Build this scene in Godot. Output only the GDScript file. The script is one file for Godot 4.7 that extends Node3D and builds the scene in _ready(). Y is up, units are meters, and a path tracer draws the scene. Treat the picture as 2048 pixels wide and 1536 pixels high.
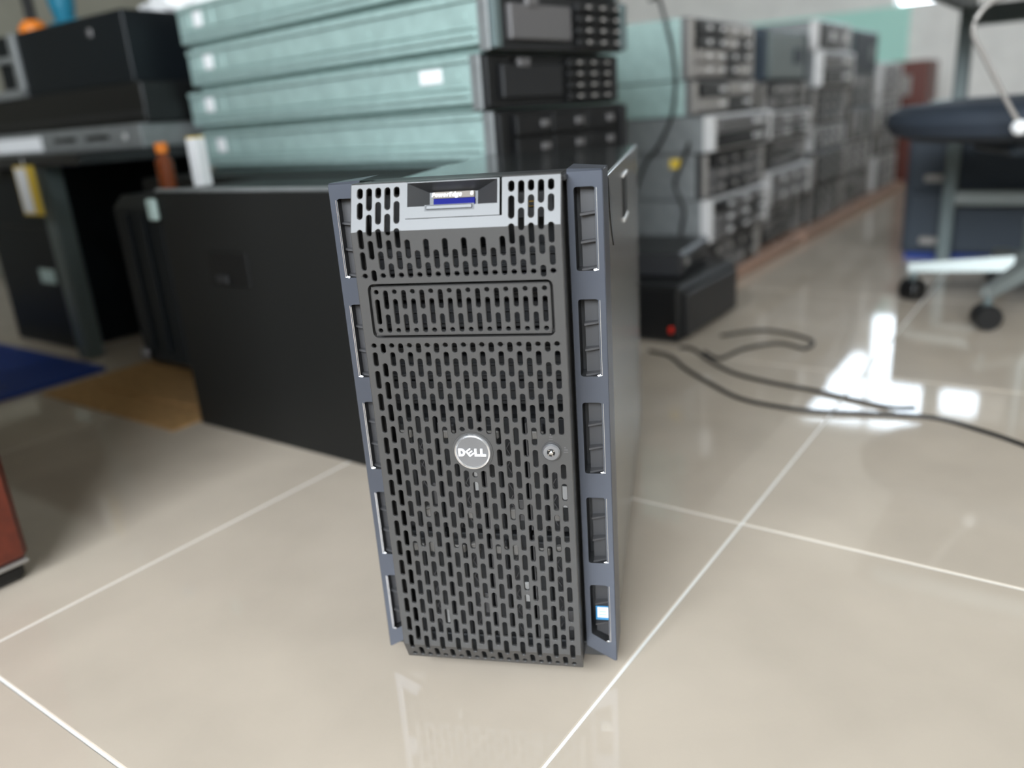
extends Node3D

# Room axes: S runs to the right along the server row, T runs away from the storefront; walls, tiles and most things follow them.
const S := Vector3(0.9141, 0, 0.4056)
const T := Vector3(0.4056, 0, -0.9141)
const TURN := -0.41765
const MM := 0.001

var used := {}
var M := {}
var boxes := {}
var rng := RandomNumberGenerator.new()


# ---------------------------------------------------------------- mesh builder
class Shape:
	var v := PackedVector3Array()
	var n := PackedVector3Array()
	var uv := PackedVector2Array()

	func tri(a: Vector3, b: Vector3, c: Vector3, out: Vector3) -> void:
		var m := (c - a).cross(b - a)
		if m.length_squared() < 1e-18:
			return
		m = m.normalized()
		if m.dot(out) < 0.0:
			var k := b
			b = c
			c = k
			m = -m
		for p in [a, b, c]:
			v.append(p)
			n.append(m)
			uv.append(Vector2(p.x, -p.y))

	func quad(a: Vector3, b: Vector3, c: Vector3, d: Vector3, out: Vector3) -> void:
		tri(a, b, c, out)
		tri(a, c, d, out)

	func stri(a: Vector3, b: Vector3, c: Vector3, na: Vector3, nb: Vector3, nc: Vector3) -> void:
		var m := (c - a).cross(b - a)
		if m.length_squared() < 1e-18:
			return
		var ps := [a, b, c]
		var ns := [na, nb, nc]
		if m.dot(na + nb + nc) < 0.0:
			ps = [a, c, b]
			ns = [na, nc, nb]
		for i in 3:
			v.append(ps[i])
			n.append(ns[i].normalized())
			uv.append(Vector2(ps[i].x, -ps[i].y))

	func squad(a: Vector3, b: Vector3, c: Vector3, d: Vector3, na: Vector3, nb: Vector3, nc: Vector3, nd: Vector3) -> void:
		stri(a, b, c, na, nb, nc)
		stri(a, c, d, na, nc, nd)

	# a box with chamfered edges; lo and hi are opposite corners
	func box(lo: Vector3, hi: Vector3, r := 0.0) -> Shape:
		var c := (lo + hi) / 2.0
		var h := (hi - lo) / 2.0
		r = minf(r, minf(h.x, minf(h.y, h.z)) * 0.9)
		if r <= 0.0:
			for ax in 3:
				for sg in [-1.0, 1.0]:
					var o := Vector3.ZERO
					o[ax] = sg
					var p := []
					for q in [[-1, -1], [1, -1], [1, 1], [-1, 1]]:
						var e := Vector3.ZERO
						e[ax] = sg * h[ax]
						e[(ax + 1) % 3] = q[0] * h[(ax + 1) % 3]
						e[(ax + 2) % 3] = q[1] * h[(ax + 2) % 3]
						p.append(c + e)
					quad(p[0], p[1], p[2], p[3], o)
			return self
		for ax in 3:
			var b1 := (ax + 1) % 3
			var b2 := (ax + 2) % 3
			for sg in [-1.0, 1.0]:
				var o := Vector3.ZERO
				o[ax] = sg
				var p := []
				for q in [[-1, -1], [1, -1], [1, 1], [-1, 1]]:
					var e := Vector3.ZERO
					e[ax] = sg * h[ax]
					e[b1] = q[0] * (h[b1] - r)
					e[b2] = q[1] * (h[b2] - r)
					p.append(c + e)
				quad(p[0], p[1], p[2], p[3], o)
			for s1 in [-1.0, 1.0]:
				for s2 in [-1.0, 1.0]:
					var p := []
					for q in [[0, -1], [0, 1], [1, 1], [1, -1]]:
						var e := Vector3.ZERO
						e[ax] = q[1] * (h[ax] - r)
						e[b1] = s1 * (h[b1] - (r if q[0] == 1 else 0.0))
						e[b2] = s2 * (h[b2] - (0.0 if q[0] == 1 else r))
						p.append(c + e)
					var o := Vector3.ZERO
					o[b1] = s1
					o[b2] = s2
					quad(p[0], p[1], p[2], p[3], o)
		for sx in [-1.0, 1.0]:
			for sy in [-1.0, 1.0]:
				for sz in [-1.0, 1.0]:
					var k := Vector3(sx, sy, sz)
					tri(c + k * (h - Vector3(0, r, r)), c + k * (h - Vector3(r, 0, r)), c + k * (h - Vector3(r, r, 0)), k)
		return self

	# a profile [radius, height] turned round an axis
	func lathe(profile: Array, at: Vector3, axis: Vector3, sides := 24) -> Shape:
		var w := axis.normalized()
		var a := w.cross(Vector3(0, 0, 1) if absf(w.z) < 0.9 else Vector3(1, 0, 0)).normalized()
		var b := w.cross(a)
		for i in profile.size() - 1:
			var p0: Array = profile[i]
			var p1: Array = profile[i + 1]
			var nr: float = p1[1] - p0[1]
			var nh: float = -(p1[0] - p0[0])
			for j in sides:
				var t0 := TAU * j / sides
				var t1 := TAU * (j + 1) / sides
				var d0 := a * cos(t0) + b * sin(t0)
				var d1 := a * cos(t1) + b * sin(t1)
				var n0 := d0 * nr + w * nh
				var n1 := d1 * nr + w * nh
				squad(at + d0 * p0[0] + w * p0[1], at + d1 * p0[0] + w * p0[1], at + d1 * p1[0] + w * p1[1], at + d0 * p1[0] + w * p1[1], n0, n1, n1, n0)
		return self

	func rod(p: Vector3, q: Vector3, r: float, sides := 12) -> Shape:
		var l := p.distance_to(q)
		return lathe([[0.0, 0.0], [r, 0.0], [r, l], [0.0, l]], p, q - p, sides)

	# a round tube along a path
	func tube(path: PackedVector3Array, r: float, sides := 8) -> Shape:
		var rings := []
		for i in path.size():
			var d := (path[mini(i + 1, path.size() - 1)] - path[maxi(i - 1, 0)]).normalized()
			var a := d.cross(Vector3.UP if absf(d.y) < 0.95 else Vector3.RIGHT).normalized()
			var b := d.cross(a)
			var ring := []
			for j in sides:
				ring.append(a * cos(TAU * j / sides) + b * sin(TAU * j / sides))
			rings.append(ring)
		for i in path.size() - 1:
			for j in sides:
				var k := (j + 1) % sides
				squad(path[i] + rings[i][j] * r, path[i] + rings[i][k] * r, path[i + 1] + rings[i + 1][k] * r, path[i + 1] + rings[i + 1][j] * r, rings[i][j], rings[i][k], rings[i + 1][k], rings[i + 1][j])
		return self

	# a flat outline in x and y, given thickness along z
	func prism(outline: PackedVector2Array, z0: float, z1: float) -> Shape:
		var ids := Geometry2D.triangulate_polygon(outline)
		for i in range(0, ids.size(), 3):
			for side in [[z0, -1.0], [z1, 1.0]]:
				var p := []
				for k in 3:
					var q := outline[ids[i + k]]
					p.append(Vector3(q.x, q.y, side[0]))
				tri(p[0], p[1], p[2], Vector3(0, 0, side[1]))
		var cw := 1.0 if Geometry2D.is_polygon_clockwise(outline) else -1.0
		for i in outline.size():
			var a := outline[i]
			var b := outline[(i + 1) % outline.size()]
			var e := (b - a).orthogonal() * cw
			quad(Vector3(a.x, a.y, z0), Vector3(b.x, b.y, z0), Vector3(b.x, b.y, z1), Vector3(a.x, a.y, z1), Vector3(-e.x, -e.y, 0) if false else Vector3(e.x, e.y, 0))
		return self

	func mesh() -> ArrayMesh:
		var a := []
		a.resize(Mesh.ARRAY_MAX)
		a[Mesh.ARRAY_VERTEX] = v
		a[Mesh.ARRAY_NORMAL] = n
		a[Mesh.ARRAY_TEX_UV] = uv
		var m := ArrayMesh.new()
		m.add_surface_from_arrays(Mesh.PRIMITIVE_TRIANGLES, a)
		return m


# ---------------------------------------------------------------- scene helpers
func numbered(called: String) -> String:
	var k: int = used.get(called, 0)
	used[called] = k + 1
	return called if k == 0 else "%s_%03d" % [called, k]


func tag(o: Node, label: String, category: String, group := "") -> void:
	o.set_meta("label", label)
	o.set_meta("category", category)
	if group:
		o.set_meta("group", group)


func obj(called: String, what, m: Material, parent: Node = self) -> MeshInstance3D:
	var o := MeshInstance3D.new()
	o.mesh = what.mesh() if what is Shape else what
	o.material_override = m
	o.name = numbered(called) if parent == self else called
	parent.add_child(o, true)
	return o


func thing(called: String, label: String, category: String, at := Vector3.ZERO, turn := 0.0, group := "") -> Node3D:
	var o := Node3D.new()
	o.name = numbered(called)
	add_child(o)
	o.position = at
	o.rotation.y = turn
	tag(o, label, category, group)
	return o


func struct_at(called: String, sh: Shape, m: Material) -> MeshInstance3D:
	var o := obj(called, sh, m)
	o.rotation.y = TURN
	o.set_meta("kind", "structure")
	return o


func at(s: float, y: float, t: float) -> Vector3:
	return S * s + T * t + Vector3(0, y, 0)


func bx(size: Vector3, r := 0.0) -> ArrayMesh:
	var key := "%s/%s" % [size, r]
	if not boxes.has(key):
		boxes[key] = Shape.new().box(-size / 2.0, size / 2.0, r).mesh()
	return boxes[key]


func put(called: String, size: Vector3, where: Vector3, m: Material, parent: Node, r := 0.0) -> MeshInstance3D:
	var o := obj(called, bx(size, r), m, parent)
	o.position = where
	return o


func mat(c: Color, rough := 0.5, metal := 0.0, spec := 0.5) -> StandardMaterial3D:
	var m := StandardMaterial3D.new()
	m.albedo_color = c
	m.roughness = rough
	m.metallic = metal
	m.metallic_specular = spec
	return m


func noise_tex(freq: float, dark: Color, light: Color, size := 512, octaves := 4) -> NoiseTexture2D:
	var f := FastNoiseLite.new()
	f.seed = 7
	f.frequency = freq
	f.fractal_octaves = octaves
	var t := NoiseTexture2D.new()
	t.width = size
	t.height = size
	t.seamless = true
	t.noise = f
	var g := Gradient.new()
	g.set_color(0, dark)
	g.set_color(1, light)
	t.color_ramp = g
	return t


func grain(m: StandardMaterial3D, freq: float, dark: float, scale: float, relief := 0.0) -> StandardMaterial3D:
	m.albedo_texture = noise_tex(freq, Color(dark, dark, dark), Color.WHITE, 256)
	m.uv1_triplanar = true
	m.uv1_scale = Vector3.ONE * scale
	if relief > 0.0:
		m.heightmap_enabled = true
		m.heightmap_texture = m.albedo_texture
		m.heightmap_scale = relief
	return m


func smooth_path(pts: Array, steps := 6) -> PackedVector3Array:
	var out := PackedVector3Array()
	for i in pts.size() - 1:
		var p0: Vector3 = pts[maxi(i - 1, 0)]
		var p1: Vector3 = pts[i]
		var p2: Vector3 = pts[i + 1]
		var p3: Vector3 = pts[mini(i + 2, pts.size() - 1)]
		for k in steps:
			out.append(p1.cubic_interpolate(p2, p0, p3, float(k) / steps))
	out.append(pts[-1])
	return out


func text_shape(words: String, height: float, depth: float, lean := 0.0, bold := true) -> ArrayMesh:
	var f := SystemFont.new()
	f.font_names = PackedStringArray(["Droid Sans"])
	f.font_weight = 700 if bold else 400
	var t := TextMesh.new()
	t.text = words
	t.font = f
	t.font_size = 32
	t.pixel_size = height / 32.0
	t.depth = depth
	var a := t.get_mesh_arrays()
	var vs: PackedVector3Array = a[Mesh.ARRAY_VERTEX]
	for i in vs.size():
		vs[i].x += vs[i].y * lean
	a[Mesh.ARRAY_VERTEX] = vs
	var m := ArrayMesh.new()
	m.add_surface_from_arrays(Mesh.PRIMITIVE_TRIANGLES, a)
	return m


func _ready() -> void:
	rng.seed = 11
	camera_and_light()
	materials()
	room()
	tower()
	left_side()
	silver_stack()
	server_row()
	right_side()
	small_things()


# ---------------------------------------------------------------- camera, sky, daylight
func camera_and_light() -> void:
	var cam := Camera3D.new()
	cam.name = "camera"
	cam.fov = 51.307
	cam.near = 0.02
	cam.far = 60.0
	var b := Basis(Vector3(0.97949, -0.0669, -0.19008), Vector3(0.00138, 0.94549, -0.32566), Vector3(0.2015, 0.31872, 0.92618))
	cam.transform = Transform3D(b.orthonormalized(), Vector3(0.16331, 0.49554, 0.61497))
	var lens := CameraAttributesPhysical.new()
	lens.frustum_focal_length = 24.9861      # the same angle of view as fov
	lens.frustum_near = 0.02
	lens.frustum_far = 60.0
	lens.frustum_focus_distance = 0.655
	lens.exposure_aperture = 24.9861 / 11.5
	cam.attributes = lens
	cam.current = true
	add_child(cam)
	var env := Environment.new()
	env.background_mode = Environment.BG_SKY
	var sky := Sky.new()
	var air := ProceduralSkyMaterial.new()
	air.sky_top_color = Color(0.86, 0.93, 1.0)
	air.sky_horizon_color = Color(0.95, 0.98, 1.0)
	air.ground_bottom_color = Color(0.55, 0.55, 0.53)
	air.ground_horizon_color = Color(0.75, 0.76, 0.76)
	air.sun_angle_max = 0.0
	air.energy_multiplier = 8.5
	sky.sky_material = air
	env.sky = sky
	env.tonemap_mode = Environment.TONE_MAPPER_LINEAR
	env.tonemap_exposure = 1.13
	env.sdfgi_enabled = true
	env.ssao_enabled = true
	env.ssil_enabled = true
	var world := WorldEnvironment.new()
	world.name = "world"
	world.environment = env
	add_child(world)
	# daylight coming in through the open storefront behind the camera
	var day := AreaLight3D.new()
	day.name = "storefront_daylight"
	day.area_size = Vector2(2.6, 1.3)
	day.area_normalize_energy = true
	day.light_color = Color(0.97, 0.99, 1.0)
	day.light_energy = 14.5
	day.area_range = 30.0
	day.shadow_enabled = true
	add_child(day)
	day.transform = Transform3D(Basis(S, Vector3.UP, -T), at(0.8, 1.8, -2.36))


func materials() -> void:
	var tile := mat(Color(0.79, 0.735, 0.67), 0.05, 0.0, 0.58)
	tile.albedo_texture = noise_tex(0.01, Color(0.94, 0.94, 0.94), Color.WHITE, 512)
	tile.uv1_triplanar = true
	tile.uv1_world_triplanar = true
	tile.uv1_scale = Vector3.ONE * 0.9
	M.tile = tile
	M.grout = mat(Color(0.93, 0.92, 0.90), 0.8)
	M.wall = grain(mat(Color(0.56, 0.55, 0.50), 0.85), 0.02, 0.93, 1.0)
	M.white_wall = grain(mat(Color(0.95, 0.945, 0.93), 0.8), 0.02, 0.95, 1.0)
	M.ceiling = mat(Color(0.56, 0.56, 0.54), 0.9)
	M.frame = mat(Color(0.85, 0.86, 0.86), 0.4)
	M.teal = mat(Color(0.72, 0.92, 0.87), 0.5)
	M.bezel = grain(mat(Color(0.30, 0.293, 0.288), 0.345, 0.0, 0.5), 0.25, 0.86, 40.0)
	M.black = mat(Color(0.035, 0.035, 0.037), 0.45)
	M.gloss_black = mat(Color(0.03, 0.03, 0.033), 0.15)
	M.inner = mat(Color(0.17, 0.17, 0.175), 0.4)
	M.ear = grain(mat(Color(0.365, 0.38, 0.42), 0.33, 0.55), 0.3, 0.92, 40.0)
	M.louver = mat(Color(0.28, 0.275, 0.28), 0.55)
	M.trim = mat(Color(0.95, 0.95, 0.96), 0.22, 0.9)
	M.shell = mat(Color(0.40, 0.42, 0.42), 0.14, 0.9)
	M.badge = mat(Color(0.56, 0.56, 0.57), 0.35, 0.75)
	M.chrome = mat(Color(0.90, 0.90, 0.90), 0.15, 1.0)
	M.letters = mat(Color(0.93, 0.93, 0.93), 0.35)
	M.steel = grain(mat(Color(0.66, 0.66, 0.65), 0.24, 0.8), 0.05, 0.9, 6.0)
	M.screen = mat(Color(0.10, 0.115, 0.40), 0.5, 0.0, 0.12)
	M.lcd_plate = mat(Color(0.50, 0.47, 0.44), 0.6, 0.0, 0.15)
	M.module = mat(Color(0.30, 0.30, 0.305), 0.36, 0.1)
	M.zinc = grain(mat(Color(0.64, 0.735, 0.715), 0.42, 0.15), 0.03, 0.90, 3.0)
	M.zinc_light = mat(Color(0.74, 0.82, 0.80), 0.4, 0.3)
	M.zinc_dark = mat(Color(0.38, 0.43, 0.43), 0.5, 0.3)
	M.grey_metal = grain(mat(Color(0.56, 0.57, 0.57), 0.4, 0.4), 0.03, 0.9, 3.0)
	M.silver = mat(Color(0.82, 0.81, 0.80), 0.38, 0.3)
	M.dark_front = mat(Color(0.12, 0.12, 0.125), 0.4)
	M.bay = mat(Color(0.06, 0.06, 0.065), 0.4)
	M.bay_grey = mat(Color(0.42, 0.41, 0.41), 0.4, 0.3)
	M.handle = mat(Color(0.62, 0.60, 0.58), 0.35, 0.4)
	M.white = mat(Color(0.92, 0.92, 0.92), 0.6)
	M.case_black = grain(mat(Color(0.11, 0.11, 0.105), 0.5, 0.0, 0.35), 0.2, 0.85, 8.0)
	M.case_blue = mat(Color(0.05, 0.07, 0.085), 0.45, 0.0, 0.35)
	M.cardboard = grain(mat(Color(0.72, 0.56, 0.36), 0.9), 0.05, 0.85, 3.0)
	M.blue = mat(Color(0.05, 0.20, 0.50), 0.6)
	M.brown = grain(mat(Color(0.42, 0.17, 0.10), 0.45), 0.06, 0.8, 3.0)
	M.navy = mat(Color(0.17, 0.21, 0.25), 0.55)
	M.seat = mat(Color(0.16, 0.19, 0.23), 0.75)
	M.chair_metal = mat(Color(0.55, 0.57, 0.56), 0.42, 0.6)
	M.desk_metal = mat(Color(0.42, 0.46, 0.46), 0.4, 0.3)
	M.cable = mat(Color(0.05, 0.05, 0.055), 0.5)
	M.wood = grain(mat(Color(0.72, 0.58, 0.50), 0.6), 0.05, 0.85, 3.0)
	M.yellow = mat(Color(0.85, 0.72, 0.25), 0.6)
	M.orange = mat(Color(0.90, 0.50, 0.12), 0.5)
	M.tool_teal = mat(Color(0.05, 0.42, 0.52), 0.5)
	M.amber = mat(Color(0.45, 0.22, 0.10), 0.25)
	M.red = mat(Color(0.85, 0.16, 0.10), 0.4)
	M.sticker_blue = mat(Color(0.24, 0.55, 0.75), 0.3)
	M.gold = mat(Color(0.75, 0.60, 0.30), 0.3, 0.8)
	var glass := mat(Color(0.95, 1.0, 0.98, 0.06), 0.02)
	glass.transparency = BaseMaterial3D.TRANSPARENCY_ALPHA
	M.glass = glass


# ---------------------------------------------------------------- the room
func room() -> void:
	# floor: grout bed with polished tiles laid a little proud of it
	var bed := struct_at("floor", Shape.new().box(Vector3(-3.4, -0.12, -5.6), Vector3(3.2, -0.0012, 2.4)), M.grout)
	var ts := 0.593
	var tt := 0.634
	var g := 0.0034
	var tile_mesh := Shape.new().box(Vector3(-ts / 2 + g / 2, -0.01, -tt / 2 + g / 2), Vector3(ts / 2 - g / 2, 0.0, tt / 2 - g / 2), 0.0008).mesh()
	var s0 := 0.1010          # a joint that runs along T
	var t0 := 0.3680          # a joint that runs along S
	for i in range(-6, 5):
		for j in range(-7, 9):
			var cs := s0 + (i + 0.5) * ts
			var ct := t0 + (j + 0.5) * tt
			if cs < -3.3 or cs > 3.1 or ct < -2.5 or ct > 5.5:
				continue
			var o := obj("tile", tile_mesh, M.tile, bed)
			o.position = Vector3(cs, 0, -ct)
	struct_at("ceiling", Shape.new().box(Vector3(-3.4, 3.0, -5.6), Vector3(3.2, 3.15, 2.4)), M.ceiling)
	struct_at("wall_left", Shape.new().box(Vector3(-3.4, -0.001, -5.6), Vector3(-3.2, 3.0, 2.4)), M.wall)
	struct_at("wall_right", Shape.new().box(Vector3(3.0, -0.001, -5.6), Vector3(3.2, 3.0, 2.4)), M.white_wall)
	# back wall round a window of three panes
	var w := Shape.new()
	var zb := -5.35
	var zf := -5.2
	var holes := [[-1.38, -0.72, 1.24, 1.82], [-0.71, -0.28, 0.96, 1.82], [-0.255, -0.02, 0.98, 1.64]]
	w.box(Vector3(-3.2, -0.001, zb), Vector3(3.0, 0.96, zf))
	w.box(Vector3(-3.2, 1.82, zb), Vector3(3.0, 3.0, zf))
	w.box(Vector3(-3.2, 0.96, zb), Vector3(-1.38, 1.82, zf))
	w.box(Vector3(-1.38, 0.96, zb), Vector3(-0.71, 1.24, zf))
	w.box(Vector3(-0.72, 1.24, zb), Vector3(-0.71, 1.82, zf))
	w.box(Vector3(-0.28, 0.96, zb), Vector3(-0.255, 1.82, zf))
	w.box(Vector3(-0.255, 0.96, zb), Vector3(-0.02, 0.98, zf))
	w.box(Vector3(-0.255, 1.64, zb), Vector3(-0.02, 1.82, zf))
	w.box(Vector3(-0.02, 0.96, zb), Vector3(3.0, 1.82, zf))
	struct_at("wall_back", w, M.white_wall)
	for k in 3:
		var h: Array = holes[k]
		var win := struct_at("window_%d" % (k + 1), Shape.new().box(Vector3(h[0], h[2], -5.285), Vector3(h[1], h[3], -5.28)), M.glass)
		var fr := Shape.new()
		fr.box(Vector3(h[0], h[2], -5.30), Vector3(h[1], h[2] + 0.01, -5.26))
		fr.box(Vector3(h[0], h[3] - 0.01, -5.30), Vector3(h[1], h[3], -5.26))
		fr.box(Vector3(h[0], h[2], -5.30), Vector3(h[0] + 0.01, h[3], -5.26))
		fr.box(Vector3(h[1] - 0.01, h[2], -5.30), Vector3(h[1], h[3], -5.26))
		obj("window_frame", fr, M.frame, win)
	# pale teal panelling under and beside the window
	struct_at("trim_1", Shape.new().box(Vector3(-3.2, 0.0, -5.195), Vector3(-0.62, 0.955, -5.17)), M.teal)
	# wall behind the camera with its wide shop window
	var f := Shape.new()
	f.box(Vector3(-3.2, -0.001, 2.3), Vector3(-0.5, 3.0, 2.4))
	f.box(Vector3(2.1, -0.001, 2.3), Vector3(3.0, 3.0, 2.4))
	f.box(Vector3(-0.5, 2.45, 2.3), Vector3(2.1, 3.0, 2.4))
	f.box(Vector3(-0.5, -0.001, 2.3), Vector3(2.1, 1.15, 2.4))
	struct_at("wall_front", f, M.wall)
	var sf := Shape.new()
	sf.box(Vector3(-0.53, 1.12, 2.28), Vector3(2.13, 1.17, 2.32))
	sf.box(Vector3(-0.53, 2.43, 2.28), Vector3(2.13, 2.48, 2.32))
	sf.box(Vector3(-0.53, 1.12, 2.28), Vector3(-0.48, 2.48, 2.32))
	sf.box(Vector3(2.08, 1.12, 2.28), Vector3(2.13, 2.48, 2.32))
	struct_at("window_4", sf, M.frame)


# ---------------------------------------------------------------- the tower server
func face_z(y: float) -> float:
	# depth of the grille's front in mm at height y in mm: a flat face with a leaning top and a receding foot
	if y < 25.0:
		return 25.0
	if y < 44.0:
		return lerpf(25.0, 33.0, (y - 25.0) / 19.0)
	if y < 418.0:
		return 33.0
	return lerpf(33.0, 20.0, clampf((y - 418.0) / 34.5, 0.0, 1.0))


func face_n(y: float) -> Vector3:
	if y < 44.0 and y > 25.0:
		return Vector3(0, -8, 19).normalized()
	if y > 418.0:
		return Vector3(0, 13, 34.5).normalized()
	return Vector3(0, 0, 1)


func fp(x: float, y: float, back := 0.0) -> Vector3:
	return Vector3(x, y, face_z(y) - back) * MM


# plain strip of the grille's face between x0 and x1, split where the face bends
func face_strip(sh: Shape, x0: float, x1: float, y0: float, y1: float) -> void:
	var ys := [y0]
	for b in [44.0, 418.0]:
		if b > y0 and b < y1:
			ys.append(b)
	ys.append(y1)
	for i in ys.size() - 1:
		sh.quad(fp(x0, ys[i]), fp(x1, ys[i]), fp(x1, ys[i + 1]), fp(x0, ys[i + 1]), Vector3(0, 0, 1))


# a slot with round ends, its chamfer and its walls, and the face beside it out to x0 and x1
func face_slot(sh: Shape, xc: float, x0: float, x1: float, lo: float, hi: float, hw: float) -> void:
	var bev := 0.45
	var levels := []
	var seg := 5
	for i in seg + 1:
		var a := -PI / 2 + (PI / 2) * i / seg
		levels.append([lo + hw + hw * sin(a), hw * cos(a), lo + hw + (hw + bev) * sin(a), (hw + bev) * cos(a)])
	for b in [44.0, 418.0]:
		if b > lo + hw + 0.3 and b < hi - hw - 0.3:
			levels.append([b, hw, b, hw + bev])
	for i in seg + 1:
		var a := (PI / 2) * i / seg
		levels.append([hi - hw + hw * sin(a), hw * cos(a), hi - hw + (hw + bev) * sin(a), (hw + bev) * cos(a)])
	for i in levels.size() - 1:
		var p: Array = levels[i]
		var q: Array = levels[i + 1]
		for sg in [-1.0, 1.0]:
			var edge: float = x1 if sg > 0.0 else x0
			sh.quad(fp(xc + sg * p[3], p[2]), fp(edge, p[2]), fp(edge, q[2]), fp(xc + sg * q[3], q[2]), Vector3(0, 0, 1))
			var inw := Vector3(-sg, signf((lo + hi) / 2.0 - (p[0] + q[0]) / 2.0) * 0.5, 0.6)
			sh.quad(fp(xc + sg * p[3], p[2]), fp(xc + sg * q[3], q[2]), fp(xc + sg * q[1], q[0], bev), fp(xc + sg * p[1], p[0], bev), inw)
			sh.quad(fp(xc + sg * p[1], p[0], bev), fp(xc + sg * q[1], q[0], bev), fp(xc + sg * q[1], q[0], 2.6), fp(xc + sg * p[1], p[0], 2.6), Vector3(-sg, signf((lo + hi) / 2.0 - (p[0] + q[0]) / 2.0), 0))


func face_column(sh: Shape, xc: float, y0: float, y1: float, slots: Array, hw: float) -> void:
	slots.sort_custom(func(a, b): return a[0] < b[0])
	var y := y0
	var h := 3.7
	for s in slots:
		if s[0] - 0.45 > y:
			face_strip(sh, xc - h, xc + h, y, s[0] - 0.45)
		face_slot(sh, xc, xc - h, xc + h, s[0], s[1], hw)
		y = s[1] + 0.45
	face_strip(sh, xc - h, xc + h, y, y1)


# a plate in x and y with one hole; levels hold [y, left, right, hole left, hole right]
func plate(sh: Shape, levels: Array, z: float) -> void:
	for i in levels.size() - 1:
		var p: Array = levels[i]
		var q: Array = levels[i + 1]
		sh.quad(Vector3(p[1], p[0], z) * MM, Vector3(p[3], p[0], z) * MM, Vector3(q[3], q[0], z) * MM, Vector3(q[1], q[0], z) * MM, Vector3(0, 0, 1))
		sh.quad(Vector3(p[4], p[0], z) * MM, Vector3(p[2], p[0], z) * MM, Vector3(q[2], q[0], z) * MM, Vector3(q[4], q[0], z) * MM, Vector3(0, 0, 1))


func round_rect(x0: float, x1: float, y0: float, y1: float, r: float, seg := 5) -> PackedVector2Array:
	var out := PackedVector2Array()
	for c in [[x1 - r, y0 + r, -90], [x1 - r, y1 - r, 0], [x0 + r, y1 - r, 90], [x0 + r, y0 + r, 180]]:
		for i in seg + 1:
			var a := deg_to_rad(c[2] + 90.0 * i / seg)
			out.append(Vector2(c[0] + r * cos(a), c[1] + r * sin(a)))
	return out


func slot_table(k: int) -> Array:
	var out := []
	var even := k % 2 == 0
	var outer := k <= 4 or k >= 16
	var rim := k <= 1 or k >= 19
	if even:
		out.append([28.6, 32.5])
		out.append([325.7, 329.5])
		out.append([310.2, 322.0])
		for n in 14:
			out.append([306.3 - 19.4 * n - 15.4, 306.3 - 19.4 * n])
		out.append([382.1, 385.9])
		out.append([388.3, 402.6])
		if outer:
			out.append([404.8, 419.6])
			out.append([427.4 if rim else 423.4, 439.0])
			out.append([442.2, 449.3])
		else:
			out.append([407.5, 411.2])
	else:
		out.append([28.6, 40.0])
		out.append([321.2, 329.3])
		out.append([301.1, 312.8 if rim else 316.5])
		for n in 13:
			out.append([297.0 - 19.4 * n - 15.4, 297.0 - 19.4 * n])
		out.append([379.6, 388.4] if rim else [381.8, 393.2])
		out.append([396.6, 411.0])
		if outer:
			out.append([414.6, 430.2])
			out.append([433.5, 449.2])
	# keep the badge and the lock clear
	var x := -74.0 + 7.4 * k
	var clear := []
	for s in out:
		var lo: float = s[0]
		var hi: float = s[1]
		if absf(x) < 18.6:
			var reach := sqrt(18.8 * 18.8 - x * x)
			if lo < 237.0 + reach and hi > 237.0 - reach:
				if (lo + hi) / 2.0 > 237.0:
					lo = maxf(lo, 237.0 + reach)
				else:
					hi = minf(hi, 237.0 - reach)
		if k >= 18 and lo < 252.0 and hi > 226.5:
			if hi > 252.0:
				lo = maxf(lo, 252.0)
			elif lo < 226.5:
				hi = minf(hi, 226.5)
			else:
				continue
		if hi - lo >= 3.7:
			clear.append([lo, hi])
	return clear


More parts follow.
